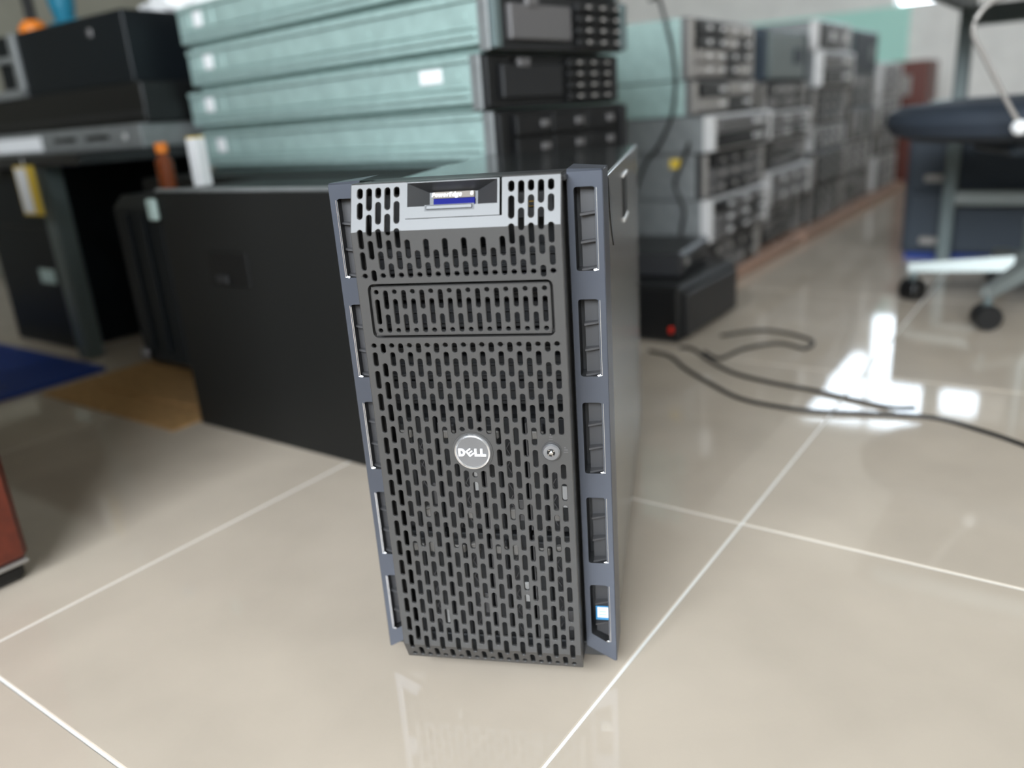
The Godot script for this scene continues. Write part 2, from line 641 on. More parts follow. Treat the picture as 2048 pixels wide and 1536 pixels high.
func tower() -> void:
	var tw := thing("tower_server", "black tower server with slotted grille door standing on the tiles", "server", Vector3.ZERO)
	# chassis: steel body behind the front frame
	var body := Shape.new()
	body.box(Vector3(-0.107, 0.018, -0.58), Vector3(0.1065, 0.443, -0.045), 0.002)
	obj("chassis", body, M.shell, tw)
	var cover := Shape.new()
	cover.box(Vector3(0.1065, 0.03, -0.575), Vector3(0.1085, 0.4435, -0.047), 0.0008)
	var side := obj("side_cover", cover, M.steel, tw)
	# finger grip, a lens-shaped hollow, and the latch
	var lensp := PackedVector2Array()
	# drawn along its own axis, which leans back from the pillar's top
	var tip := Vector2(0.010, 0.442)
	var end := Vector2(0.052, 0.380)
	var across := (end - tip).orthogonal().normalized() * 0.008
	for i in 13:
		lensp.append(tip.lerp(end, i / 12.0) + across * sin(PI * i / 12.0))
	for i in range(11, 0, -1):
		lensp.append(tip.lerp(end, i / 12.0) - across * sin(PI * i / 12.0))
	var grip := obj("finger_grip", Shape.new().prism(lensp, 0.0, 0.0008), M.gloss_black, side)
	grip.position = Vector3(0.1085, 0.0, -0.047)
	grip.rotation.y = PI / 2
	put("latch", Vector3(0.0016, 0.042, 0.05), Vector3(0.109, 0.405, -0.27), M.black, side, 0.0006)
	put("latch_lip", Vector3(0.003, 0.004, 0.06), Vector3(0.1095, 0.428, -0.27), M.silver, side, 0.001)
	put("latch_lip", Vector3(0.003, 0.005, 0.06), Vector3(0.1095, 0.383, -0.27), M.silver, side, 0.001)
	# feet under the chassis
	for fz in [-0.09, -0.50]:
		for fx in [-0.075, 0.075]:
			var ft := obj("foot", Shape.new().lathe([[0.0, 0.0], [0.017, 0.0], [0.019, 0.002], [0.019, 0.018], [0.0, 0.018]], Vector3.ZERO, Vector3.UP, 16), M.black, tw)
			ft.position = Vector3(fx, 0.0, fz)

	# front frame: black tray behind the grille and two pillars with louvred windows
	var tray := Shape.new()
	tray.box(Vector3(-0.1085, 0.018, -0.047), Vector3(0.1085, 0.4515, -0.020), 0.001)
	tray.box(Vector3(-0.104, 0.0165, -0.047), Vector3(0.104, 0.031, -0.004), 0.001)
	tray.box(Vector3(-0.0835, 0.4465, -0.022), Vector3(0.0835, 0.4515, 0.012), 0.001)
	obj("front_frame", tray, M.inner, tw)
	for sd in [-1.0, 1.0]:
		pillar(tw, sd)
	grille(tw)
	lcd(tw)
	badge(tw)
	lock(tw)
	drives(tw)
	# processor sticker low in the right pillar's window
	var st := put("sticker", Vector3(0.0118, 0.0135, 0.0008), Vector3(0.0974, 0.0635, -0.0035), M.sticker_blue, tw, 0.0003)
	st.rotation.x = -0.12
	st.set_meta("label", "small blue and white processor sticker")
	put("print", Vector3(0.0098, 0.0100, 0.0004), Vector3(0.0004, 0.0008, 0.0005), M.white, st)
	put("print_line", Vector3(0.0060, 0.0012, 0.0003), Vector3(0.0004, 0.0016, 0.0008), M.zinc_light, st)
	put("print_line", Vector3(0.0066, 0.0012, 0.0003), Vector3(0.0004, -0.0012, 0.0008), M.zinc_light, st)


func pillar(tw: Node3D, sd: float) -> void:
	var xi := 82.6
	var xo := 109.0
	var hl := 87.3
	var hr := 103.4
	var lv := []          # y, inner edge, outer edge, hole inner, hole outer
	var wins := []
	for k in 5:
		var top := 440.8 - 86.6 * k
		wins.append([top, top - 64.0])
	var r := 2.0
	lv.append([30.5, xi, xo, 95.0, 95.0])
	# lowest window: its foot slants down to the outside
	lv.append([34.0, xi, xo, hr - 1.0, hr - 1.0])
	lv.append([36.0, xi, xo, hr - 4.2, hr - 0.2])
	lv.append([43.0, xi, xo, hl + 0.8, hr])
	lv.append([44.5, xi, xo, hl, hr])
	for k in range(4, -1, -1):
		var w: Array = wins[k]
		if k < 4:
			lv.append([w[1], xi, xo, hl + r, hr - r])
			lv.append([w[1] + r * 0.3, xi, xo, hl + r * 0.3, hr - r * 0.3])
			lv.append([w[1] + r, xi, xo, hl, hr])
		lv.append([w[0] - r, xi, xo, hl, hr])
		lv.append([w[0] - r * 0.3, xi, xo, hl + r * 0.3, hr - r * 0.3])
		lv.append([w[0], xi, xo, hl + r, hr - r])
		lv.append([w[0] + 0.001, xi, xo, 95.0, 95.0])
		if k > 0:
			lv.append([wins[k - 1][1] - 0.001, xi, xo, 95.0, 95.0])
	lv.append([452.0, xi, xo, 95.0, 95.0])
	var sh := Shape.new()
	var mir := []
	for p in lv:
		mir.append([p[0], sd * p[1], sd * p[2], sd * p[3], sd * p[4]] if sd > 0 else [p[0], -p[2], -p[1], -p[4], -p[3]])
	plate(sh, mir, 0.0)
	# slanting foot under the plate
	sh.quad(Vector3(sd * xi, 30.5, 0) * MM, Vector3(sd * xo, 30.5, 0) * MM, Vector3(sd * xo, 15.5, 0) * MM, Vector3(sd * (xo - 1.5), 15.5, 0) * MM, Vector3(0, 0, 1))
	# inner and outer walls, top, slanting underside, chamfered outer edge
	var dz := -20.0
	sh.quad(Vector3(sd * xi, 30.5, 0) * MM, Vector3(sd * xi, 452, 0) * MM, Vector3(sd * xi, 452, dz) * MM, Vector3(sd * xi, 30.5, dz) * MM, Vector3(-sd, 0, 0))
	sh.quad(Vector3(sd * xo, 15.5, 0) * MM, Vector3(sd * xo, 452, 0) * MM, Vector3(sd * (xo + 0.7), 452, -0.9) * MM, Vector3(sd * (xo + 0.7), 15.5, -0.9) * MM, Vector3(sd, 0, 1))
	sh.quad(Vector3(sd * (xo + 0.7), 15.5, -0.9) * MM, Vector3(sd * (xo + 0.7), 452, -0.9) * MM, Vector3(sd * (xo + 0.7), 452, -46) * MM, Vector3(sd * (xo + 0.7), 15.5, -46) * MM, Vector3(sd, 0, 0))
	sh.quad(Vector3(sd * xi, 452, 0) * MM, Vector3(sd * xo, 452, 0) * MM, Vector3(sd * xo, 453.2, -2.0) * MM, Vector3(sd * xi, 454.2, -2.5) * MM, Vector3(0, 1, 0.5))
	sh.quad(Vector3(sd * xi, 454.2, -2.5) * MM, Vector3(sd * (xo + 0.7), 453.2, -2.0) * MM, Vector3(sd * (xo + 0.7), 452.5, -46) * MM, Vector3(sd * xi, 455.0, -46) * MM, Vector3(0, 1, 0))
	sh.quad(Vector3(sd * xi, 30.5, 0) * MM, Vector3(sd * (xo - 1.5), 15.5, 0) * MM, Vector3(sd * (xo - 1.5), 15.5, -46) * MM, Vector3(sd * xi, 30.5, -46) * MM, Vector3(-sd, -1, 0))
	sh.quad(Vector3(sd * (xo - 1.5), 15.5, 0) * MM, Vector3(sd * (xo + 0.7), 15.5, -0.9) * MM, Vector3(sd * (xo + 0.7), 15.5, -46) * MM, Vector3(sd * (xo - 1.5), 15.5, -46) * MM, Vector3(0, -1, 0))
	var pl := obj("pillar", sh, M.ear, tw)
	# dark walls of the windows
	var wl := Shape.new()
	for w in wins:
		var lo: float = w[1]
		var hi: float = w[0]
		var low_in: float = 43.0 if w == wins[4] else lo
		var low_out: float = 34.0 if w == wins[4] else lo
		wl.quad(Vector3(sd * hl, low_in, 0) * MM, Vector3(sd * hl, hi, 0) * MM, Vector3(sd * hl, hi, -19) * MM, Vector3(sd * hl, low_in, -19) * MM, Vector3(sd, 0, 0))
		wl.quad(Vector3(sd * hr, low_out, -1) * MM, Vector3(sd * hr, hi, -1) * MM, Vector3(sd * hr, hi, -19) * MM, Vector3(sd * hr, low_out, -19) * MM, Vector3(-sd, 0, 0))
		wl.quad(Vector3(sd * hl, hi, 0) * MM, Vector3(sd * hr, hi, 0) * MM, Vector3(sd * hr, hi, -19) * MM, Vector3(sd * hl, hi, -19) * MM, Vector3(0, -1, 0))
		wl.quad(Vector3(sd * hl, low_in, 0) * MM, Vector3(sd * hr, low_out, 0) * MM, Vector3(sd * hr, low_out, -19) * MM, Vector3(sd * hl, low_in, -19) * MM, Vector3(0, 1, 0))
	obj("window_lining", wl, M.inner, pl)
	# bright edge along the outer side of each window and round its lower corner
	for w in wins:
		var lo: float = 35.5 if w == wins[4] else w[1] + 0.6
		var tr := Shape.new()
		var e := 1.1
		tr.quad(Vector3(sd * (hr + e), lo, 0.15) * MM, Vector3(sd * (hr + e), w[0] - 0.8, 0.15) * MM, Vector3(sd * (hr - 0.3), w[0] - 1.6, -0.42) * MM, Vector3(sd * (hr - 0.3), lo + 1.0, -0.42) * MM, Vector3(-sd, 0, 1))
		tr.quad(Vector3(sd * (hr + e), lo, 0.15) * MM, Vector3(sd * (hr - 0.3), lo + 1.0, -0.42) * MM, Vector3(sd * (hr - 3.0), lo + 0.3, -0.2) * MM, Vector3(sd * (hr - 2.0), lo - 0.8, 0.15) * MM, Vector3(0, 1, 1))
		tr.quad(Vector3(sd * (hr + e), lo, 0.15) * MM, Vector3(sd * (hr + e), w[0] - 0.8, 0.15) * MM, Vector3(sd * (hr + e + 0.3), w[0] - 0.8, -0.02) * MM, Vector3(sd * (hr + e + 0.3), lo, -0.02) * MM, Vector3(sd, 0, 1))
		obj("window_edge", tr, M.trim, pl)
	# a panel set back in each window, with blades across it
	for w in wins:
		var last: bool = w == wins[4]
		var x0 := 91.4
		var zp := -9.0
		var bo: float = 35.0 if last else w[1]
		var bi: float = 41.0 if last else w[1]
		var b := Shape.new()
		b.quad(Vector3(sd * x0, w[0], zp) * MM, Vector3(sd * hr, w[0], zp) * MM, Vector3(sd * hr, bo, zp) * MM, Vector3(sd * x0, bi, zp) * MM, Vector3(0, 0, 1))
		b.quad(Vector3(sd * x0, w[0], zp) * MM, Vector3(sd * x0, bi, zp) * MM, Vector3(sd * x0, bi, -18) * MM, Vector3(sd * x0, w[0], -18) * MM, Vector3(-sd, 0, 0))
		obj("louvre_panel", b, M.louver, pl)
		for k in 3:
			var y: float = w[0] - 21.2 * (k + 1) + 0.4
			if last and k == 2:
				continue
			var f := Shape.new()
			# blade: a wedge that stands out further towards the pillar's inner side
			var a0 := Vector3(sd * x0, y + 0.6, -1.5) * MM
			var a1 := Vector3(sd * hr, y + 1.6, -5.0) * MM
			var b0 := Vector3(sd * x0, y + 0.9, zp) * MM
			var b1 := Vector3(sd * hr, y + 1.9, zp) * MM
			var dn := Vector3(0, -1.6, 0) * MM
			f.quad(a0, a1, b1, b0, Vector3(0, 1, 0))
			f.quad(a0 + dn, a1 + dn, b1 + dn, b0 + dn, Vector3(0, -1, 0))
			f.quad(a0, a1, a1 + dn, a0 + dn, Vector3(0, 0, 1))
			f.quad(a0, b0, b0 + dn, a0 + dn, Vector3(-sd, 0, 0))
			obj("louvre_blade", f, M.louver, pl)


func grille(tw: Node3D) -> void:
	var sh := Shape.new()
	var hw := 2.05
	for k in 21:
		var x := -74.0 + 7.4 * k
		var low := []
		var high := []
		for s in slot_table(k):
			if s[1] < 333.0:
				low.append(s)
			else:
				high.append(s)
		face_column(sh, x, 25.5, 333.0, low, hw)
		face_column(sh, x, 378.6, 425.9 if k >= 5 and k <= 15 else 452.3, high, hw)
	# strips beside the display module, outer borders, band round the removable panel
	face_strip(sh, -40.7, -37.4, 425.9, 452.3)
	face_strip(sh, 37.4, 40.7, 425.9, 452.3)
	for sg in [-1.0, 1.0]:
		face_strip(sh, sg * 77.7, sg * 81.0, 25.5, 333.0)
		face_strip(sh, sg * 77.7, sg * 81.0, 378.6, 452.3)
	var lv := [[333.0, -81.0, 81.0, -67.5, -67.5]]
	var rr := 5.0
	var lo := 334.0
	var hi := 377.7
	lv[0] = [333.0, -81.0, 81.0, 0.0, 0.0]
	lv.append([lo - 0.001, -81.0, 81.0, 0.0, 0.0])
	for i in 6:
		var a := PI / 2 * i / 5.0
		lv.append([lo + rr - rr * cos(a), -81.0, 81.0, -73.3 + rr - rr * sin(a), 73.3 - rr + rr * sin(a)])
	for i in 6:
		var a := PI / 2 * i / 5.0
		lv.append([hi - rr + rr * sin(a), -81.0, 81.0, -73.3 + rr - rr * cos(a), 73.3 - rr + rr * cos(a)])
	lv.append([hi + 0.001, -81.0, 81.0, 0.0, 0.0])
	lv.append([378.6, -81.0, 81.0, 0.0, 0.0])
	plate(sh, lv, 33.0)
	# rim of the hollow and its floor, a hollow 2.2 mm deep round the panel
	var rim := round_rect(-73.3, 73.3, lo, hi, rr)
	for i in rim.size():
		var a := rim[i]
		var b := rim[(i + 1) % rim.size()]
		var mid := (a + b) / 2.0 - Vector2(0, 355.8)
		sh.quad(Vector3(a.x, a.y, 33) * MM, Vector3(b.x, b.y, 33) * MM, Vector3(b.x, b.y, 24.5) * MM, Vector3(a.x, a.y, 24.5) * MM, Vector3(-mid.x, -mid.y * 3.0, 2.0))
	# chamfered long edges and side walls that run back to the frame
	for sg in [-1.0, 1.0]:
		var ys := [25.5, 44.0, 418.0, 452.3]
		for i in 3:
			var a: float = ys[i]
			var b: float = ys[i + 1]
			sh.quad(fp(sg * 81.0, a), fp(sg * 81.0, b), fp(sg * 81.7, b, 0.7), fp(sg * 81.7, a, 0.7), Vector3(sg, 0, 1))
			sh.quad(fp(sg * 81.7, a, 0.7), fp(sg * 81.7, b, 0.7), Vector3(sg * 80.6, b, 14.0) * MM, Vector3(sg * 80.6, a, 14.0) * MM, Vector3(sg, 0, 0))
			sh.quad(Vector3(sg * 79.4, a, 14.0) * MM, Vector3(sg * 79.4, b, 14.0) * MM, Vector3(sg * 79.4, b, -19.0) * MM, Vector3(sg * 79.4, a, -19.0) * MM, Vector3(sg, 0, 0))
			sh.quad(Vector3(sg * 80.6, a, 14.0) * MM, Vector3(sg * 80.6, b, 14.0) * MM, Vector3(sg * 79.4, b, 14.0) * MM, Vector3(sg * 79.4, a, 14.0) * MM, Vector3(0, 0, -1))
	# top and bottom edges
	sh.quad(fp(-81, 452.3), fp(-37.4, 452.3), fp(-37.4, 453.0, 0.9), fp(-81, 453.0, 0.9), Vector3(0, 1, 1))
	sh.quad(fp(37.4, 452.3), fp(81, 452.3), fp(81, 453.0, 0.9), fp(37.4, 453.0, 0.9), Vector3(0, 1, 1))
	sh.quad(Vector3(-80.5, 453.0, 19.2) * MM, Vector3(80.5, 453.0, 19.2) * MM, Vector3(80.5, 453.0, 5) * MM, Vector3(-80.5, 453.0, 5) * MM, Vector3(0, 1, 0))
	sh.quad(fp(-81, 25.5), fp(81, 25.5), Vector3(80.5, 24.0, 23.5) * MM, Vector3(-80.5, 24.0, 23.5) * MM, Vector3(0, -1, 1))
	sh.quad(Vector3(-80.5, 24.0, 23.5) * MM, Vector3(80.5, 24.0, 23.5) * MM, Vector3(80.5, 24.0, -18) * MM, Vector3(-80.5, 24.0, -18) * MM, Vector3(0, -1, 0))
	obj("grille_door", sh, M.bezel, tw).set_meta("label", "black slotted grille door")
	# the removable panel in the hollow, with its own slots
	var pn := Shape.new()
	for j in 19:
		var x := -66.6 + 7.4 * j
		var slots := []
		if j % 2 == 0:
			slots = [[338.3, 341.9], [345.0, 365.3], [369.3, 372.9]]
		else:
			slots = [[338.2, 353.0], [357.2, 372.2]]
		face_column(pn, x, 336.2, 375.3, slots, 1.85)
	pn.quad(fp(-70.3, 340), fp(-70.3, 371.5), fp(-71.1, 371.5), fp(-71.1, 340), Vector3(0, 0, 1))
	pn.quad(fp(70.3, 340), fp(70.3, 371.5), fp(71.1, 371.5), fp(71.1, 340), Vector3(0, 0, 1))
	var edge := round_rect(-71.1, 71.1, 336.2, 375.3, 3.6)
	for i in edge.size():
		var a := edge[i]
		var b := edge[(i + 1) % edge.size()]
		var mid := (a + b) / 2.0 - Vector2(0, 355.8)
		var o := Vector3(mid.x, mid.y * 3.0, 30.0)
		var ia := Vector2(a.x - signf(a.x) * 0.6, a.y - signf(a.y - 355.8) * 0.6)
		var ib := Vector2(b.x - signf(b.x) * 0.6, b.y - signf(b.y - 355.8) * 0.6)
		pn.quad(Vector3(ia.x, ia.y, 33.25) * MM, Vector3(ib.x, ib.y, 33.25) * MM, Vector3(b.x, b.y, 32.6) * MM, Vector3(a.x, a.y, 32.6) * MM, o)
		pn.quad(Vector3(a.x, a.y, 32.6) * MM, Vector3(b.x, b.y, 32.6) * MM, Vector3(b.x, b.y, 24.5) * MM, Vector3(a.x, a.y, 24.5) * MM, Vector3(mid.x, mid.y * 3.0, 0))
	obj("grille_panel", pn, M.bezel, tw)
	# floor of the groove round the panel
	var gr := Shape.new()
	var o1 := round_rect(-73.6, 73.6, lo - 0.3, hi + 0.3, rr)
	var o2 := round_rect(-70.0, 70.0, 337.4, 374.2, 3.0)
	for i in o1.size():
		var k := (i + 1) % o1.size()
		gr.quad(Vector3(o1[i].x, o1[i].y, 24.6) * MM, Vector3(o1[k].x, o1[k].y, 24.6) * MM, Vector3(o2[k].x, o2[k].y, 24.6) * MM, Vector3(o2[i].x, o2[i].y, 24.6) * MM, Vector3(0, 0, 1))
	obj("panel_groove", gr, M.bezel, tw)


func lcd(tw: Node3D) -> void:
	# display module: leans back with the top of the grille; built upright in its own axes, then tilted
	var mod := Node3D.new()
	mod.name = "display_module"
	tw.add_child(mod, true)
	var lean := atan2(13.0, 34.5)
	mod.position = Vector3(-1.0, 426.4, face_z(426.4) + 0.2) * MM
	mod.rotation.x = -lean
	# own axes in mm: x from -36.6 to 36.6, y from 0 to 28
	var W := 36.6
	var H := 27.6
	var rx := 34.9
	var ry0 := 8.8
	var ry1 := 26.9
	var fr := Shape.new()
	var q := func(x: float, y: float, z: float) -> Vector3: return Vector3(x, y, z) * MM
	# face round the mouth of the hollow
	fr.quad(q.call(-W, 0, 0), q.call(W, 0, 0), q.call(W, ry0, 0), q.call(-W, ry0, 0), Vector3(0, 0, 1))
	fr.quad(q.call(-W, ry1, 0), q.call(W, ry1, 0), q.call(W, H, 0), q.call(-W, H, 0), Vector3(0, 0, 1))
	fr.quad(q.call(-W, ry0, 0), q.call(-rx, ry0, 0), q.call(-rx, ry1, 0), q.call(-W, ry1, 0), Vector3(0, 0, 1))
	fr.quad(q.call(rx, ry0, 0), q.call(W, ry0, 0), q.call(W, ry1, 0), q.call(rx, ry1, 0), Vector3(0, 0, 1))
	# outer walls
	fr.quad(q.call(-W, 0, 0), q.call(-W, H, 0), q.call(-W, H, -8), q.call(-W, 0, -8), Vector3(-1, 0, 0))
	fr.quad(q.call(W, 0, 0), q.call(W, H, 0), q.call(W, H, -8), q.call(W, 0, -8), Vector3(1, 0, 0))
	fr.quad(q.call(-W, 0, 0), q.call(W, 0, 0), q.call(W, 0, -8), q.call(-W, 0, -8), Vector3(0, -1, 0))
	fr.quad(q.call(-W, H, 0), q.call(W, H, 0), q.call(W, H, -14), q.call(-W, H, -14), Vector3(0, 1, 0))
	obj("module_face", fr, M.bezel, mod)
	# hollow that narrows to the screen
	var hs := Shape.new()
	var D := -11.0
	var ix0 := -20.5
	var ix1 := 17.5
	var iy0 := 9.0
	var iy1 := 21.8
	hs.quad(q.call(-rx, ry0, 0), q.call(-rx, ry1, 0), q.call(ix0, iy1, D), q.call(ix0, iy0, D), Vector3(1, 0, 1))
	hs.quad(q.call(rx, ry0, 0), q.call(rx, ry1, 0), q.call(ix1, iy1, D), q.call(ix1, iy0, D), Vector3(-1, 0, 1))
	hs.quad(q.call(-rx, ry1, 0), q.call(rx, ry1, 0), q.call(ix1, iy1, D), q.call(ix0, iy1, D), Vector3(0, -1, 0.3))
	hs.quad(q.call(-rx, ry0, 0), q.call(rx, ry0, 0), q.call(ix1, iy0, D), q.call(ix0, iy0, D), Vector3(0, 1, 0.1))
	hs.quad(q.call(ix0, iy0, D), q.call(ix1, iy0, D), q.call(ix1, iy1, D), q.call(ix0, iy1, D), Vector3(0, 0, 1))
	obj("hollow", hs, M.inner, mod)
	var scr := put("screen", Vector3(0.0325, 0.0072, 0.0016), q.call(-0.8, 12.9, D + 1.0), M.screen, mod, 0.0003)
	scr.set_meta("label", "small dark blue display")
	put("name_plate", Vector3(0.0325, 0.0050, 0.0016), q.call(-1.2, 19.2, D + 1.0), M.lcd_plate, mod, 0.0003)
	var tx := obj("lettering", text_shape("PowerEdge", 0.0045, 0.0003, 0.22), M.letters, mod)
	tx.position = q.call(-6.5, 19.3, D + 2.0)
	var tz := obj("lettering", text_shape("0", 0.0042, 0.0003, 0.1), M.letters, mod)
	tz.position = q.call(13.2, 19.6, D + 2.0)
	put("button_bar", Vector3(0.036, 0.0034, 0.009), q.call(-2.0, 7.5, -3.4), M.module, mod, 0.0006)
	put("button_bar", Vector3(0.034, 0.0012, 0.006), q.call(-1.2, 9.9, -7.0), M.letters, mod, 0.0003)
	put("bar_gap", Vector3(0.0385, 0.0046, 0.0005), q.call(-2.0, 7.3, 0.0), M.inner, mod)


func badge(tw: Node3D) -> void:
	var b := Node3D.new()
	b.name = "brand_badge"
	tw.add_child(b, true)
	b.position = Vector3(0, 237, 33) * MM
	obj("seat_ring", Shape.new().lathe([[0.0172, 0.0], [0.0170, 0.0006], [0.0152, 0.0002], [0.0, 0.0002]], Vector3.ZERO, Vector3(0, 0, 1), 48), M.bezel, b)
	obj("disc", Shape.new().lathe([[0.0136, 0.0], [0.0136, 0.0016], [0.0132, 0.0018], [0.0, 0.0022]], Vector3.ZERO, Vector3(0, 0, 1), 48), M.badge, b)
	obj("ring", Shape.new().lathe([[0.0153, 0.0], [0.0154, 0.0012], [0.0149, 0.0022], [0.0137, 0.0026], [0.0131, 0.0018]], Vector3.ZERO, Vector3(0, 0, 1), 48), M.trim, b)
	# letters, drawn in mm: D, a tilted E, L, L
	var z0 := 0.0019
	var z1 := 0.0029
	var unit := func(pts: Array) -> PackedVector2Array:
		var o := PackedVector2Array()
		for p in pts:
			o.append(Vector2(p[0], p[1]) * MM)
		return o
	var d := Shape.new()
	d.prism(unit.call([[-11.6, -3.3], [-9.7, -3.3], [-9.7, 3.3], [-11.6, 3.3]]), z0, z1)
	var oc := []
	var ic := []
	for i in 9:
		var a := -PI / 2 + PI * i / 8.0
		oc.append([-9.0 + 3.2 * cos(a), 3.3 * sin(a)])
		ic.append([-9.0 + 1.4 * cos(a), 1.6 * sin(a)])
	for i in 8:
		d.prism(unit.call([ic[i], oc[i], oc[i + 1], ic[i + 1]]), z0, z1)
	d.prism(unit.call([[-9.8, -3.3], [-8.9, -3.3], [-8.9, -1.6], [-9.8, -1.6]]), z0, z1)
	d.prism(unit.call([[-9.8, 1.6], [-8.9, 1.6], [-8.9, 3.3], [-9.8, 3.3]]), z0, z1)
	obj("letter", d, M.letters, b)
	var e := Shape.new()
	var tilt := deg_to_rad(38)
	var turn := func(pts: Array) -> PackedVector2Array:
		var o := PackedVector2Array()
		for p in pts:
			o.append((Vector2(p[0], p[1]).rotated(tilt) + Vector2(-2.0, 0.0)) * MM)
		return o
	e.prism(turn.call([[-2.4, -3.0], [-1.1, -3.0], [-1.1, 3.0], [-2.4, 3.0]]), z0, z1)
	for yy in [-3.0, -0.6, 1.8]:
		e.prism(turn.call([[-1.2, yy], [2.6, yy], [2.6, yy + 1.2], [-1.2, yy + 1.2]]), z0, z1)
	obj("letter", e, M.letters, b)
	for x in [2.0, 6.9]:
		var l := Shape.new()
		l.prism(unit.call([[x, -3.3], [x + 4.6, -3.3], [x + 4.6, -1.5], [x + 1.9, -1.5], [x + 1.9, 3.3], [x, 3.3]]), z0, z1)
		obj("letter", l, M.letters, b)


func lock(tw: Node3D) -> void:
	var k := Node3D.new()
	k.name = "door_lock"
	tw.add_child(k, true)
	k.position = Vector3(65.2, 238, 33) * MM
	obj("seat_ring", Shape.new().lathe([[0.0086, 0.0], [0.0086, 0.0004], [0.0072, 0.0001], [0.0, 0.0001]], Vector3.ZERO, Vector3(0, 0, 1), 32), M.bezel, k)
	obj("lock_face", Shape.new().lathe([[0.0073, 0.0], [0.0073, 0.0020], [0.0062, 0.0032], [0.0034, 0.0030], [0.0030, 0.0010], [0.0, 0.0010]], Vector3.ZERO, Vector3(0, 0, 1), 32), M.badge, k)
	obj("keyhole", Shape.new().lathe([[0.0033, 0.0022], [0.0, 0.0022]], Vector3.ZERO, Vector3(0, 0, 1), 24), M.black, k)
	obj("key_pin", Shape.new().lathe([[0.0018, 0.0020], [0.0017, 0.0034], [0.0012, 0.0036], [0.0, 0.0034]], Vector3.ZERO, Vector3(0, 0, 1), 20), M.chrome, k)
	for a in [0.6, 2.2, 3.8, 5.2]:
		var pin := put("key_notch", Vector3(0.0009, 0.0012, 0.0008), Vector3(cos(a) * 0.0027, sin(a) * 0.0027, 0.0026), M.chrome, k)
		pin.rotation.z = a
	# open and closed marks beside the lock
	for mk in [[0.0, 12.2, 0.0], [11.6, 1.2, 0.0]]:
		var g := Node3D.new()
		g.name = "lock_mark"
		k.add_child(g, true)
		g.position = Vector3(mk[0], mk[1], 0.15) * MM
		put("stroke", Vector3(0.0034, 0.0005, 0.0003), Vector3(0, -0.0016, 0), M.bay_grey, g)
		put("stroke", Vector3(0.0028, 0.0006, 0.0003), Vector3(0, 0.0004, 0), M.bay_grey, g)
		put("stroke", Vector3(0.0010, 0.0010, 0.0003), Vector3(-0.0006 if mk[0] > 1.0 else 0.0, 0.0024, 0), M.bay_grey, g)


func drives(tw: Node3D) -> void:
	# eight upright drive carriers behind the grille, in two rows
	for row in 2:
		for col in 4:
			var x := -57.0 + 38.0 * col
			var y := 92.0 + 110.0 * row
			var c := put("drive_carrier", Vector3(0.0365, 0.106, 0.012), Vector3(x, y, -1.0) * MM, M.inner, tw, 0.001)
			put("edge_strip", Vector3(0.0016, 0.100, 0.004), Vector3(-0.0165, 0, 0.0075), M.bay_grey, c, 0.0004)
			put("lever", Vector3(0.012, 0.098, 0.006), Vector3(-0.0075, 0, 0.008), M.inner, c, 0.001)
			put("lever_tip", Vector3(0.012, 0.007, 0.007), Vector3(-0.0075, 0.0405, 0.0095), M.handle, c, 0.001)
			put("label_plate", Vector3(0.0055, 0.020, 0.0012), Vector3(0.0135, -0.032 + 0.014 * ((row + col) % 3), 0.0068), M.silver if (row + col) % 2 == 0 else M.bay_grey, c, 0.0003)
			var btn := obj("release_button", Shape.new().lathe([[0.0052, 0.0], [0.0052, 0.004], [0.0042, 0.005], [0.0040, 0.003], [0.0, 0.003]], Vector3.ZERO, Vector3(0, 0, 1), 20), M.handle, c)
			btn.position = Vector3(0.006, 0.040 - 0.075 * (row % 2), 0.006)
			var vent := Shape.new()
			for i in 5:
				var yy := -0.040 + 0.0165 * i
				for sg in [-1.0, 1.0]:
					var p := Vector3(0.003, yy, 0.0066)
					vent.rod(p + Vector3(-0.0032, -sg * 0.006, 0), p + Vector3(0.0032, sg * 0.006, 0), 0.0006, 5)
			obj("vent_cross", vent, M.bay_grey, c)
	# wide blank covers above them
	for i in 6:
		var y := 277.0 + 22.5 * i
		var bl := put("bay_cover", Vector3(0.150, 0.0205, 0.010), Vector3(0, y, -2.0 + (i % 2) * 2.0) * MM, M.inner, tw, 0.001)
		put("ridge", Vector3(0.146, 0.0022, 0.003), Vector3(0, 0.004, 0.006), M.inner, bl, 0.0005)
		put("ridge", Vector3(0.146, 0.0022, 0.003), Vector3(0, -0.005, 0.006), M.inner, bl, 0.0005)
	# ports behind the leaning top
	var pb := put("port_block", Vector3(0.030, 0.020, 0.010), Vector3(58, 430, 2.0) * MM, M.inner, tw, 0.0008)
	put("port", Vector3(0.0065, 0.0045, 0.003), Vector3(-0.001, 0.001, 0.006), M.gold, pb, 0.0003)
	put("port", Vector3(0.0045, 0.0028, 0.003), Vector3(-0.001, 0.001, 0.0066), M.black, pb)
	put("port_block", Vector3(0.034, 0.030, 0.008), Vector3(-60, 428, 0.0) * MM, M.inner, tw, 0.0008)


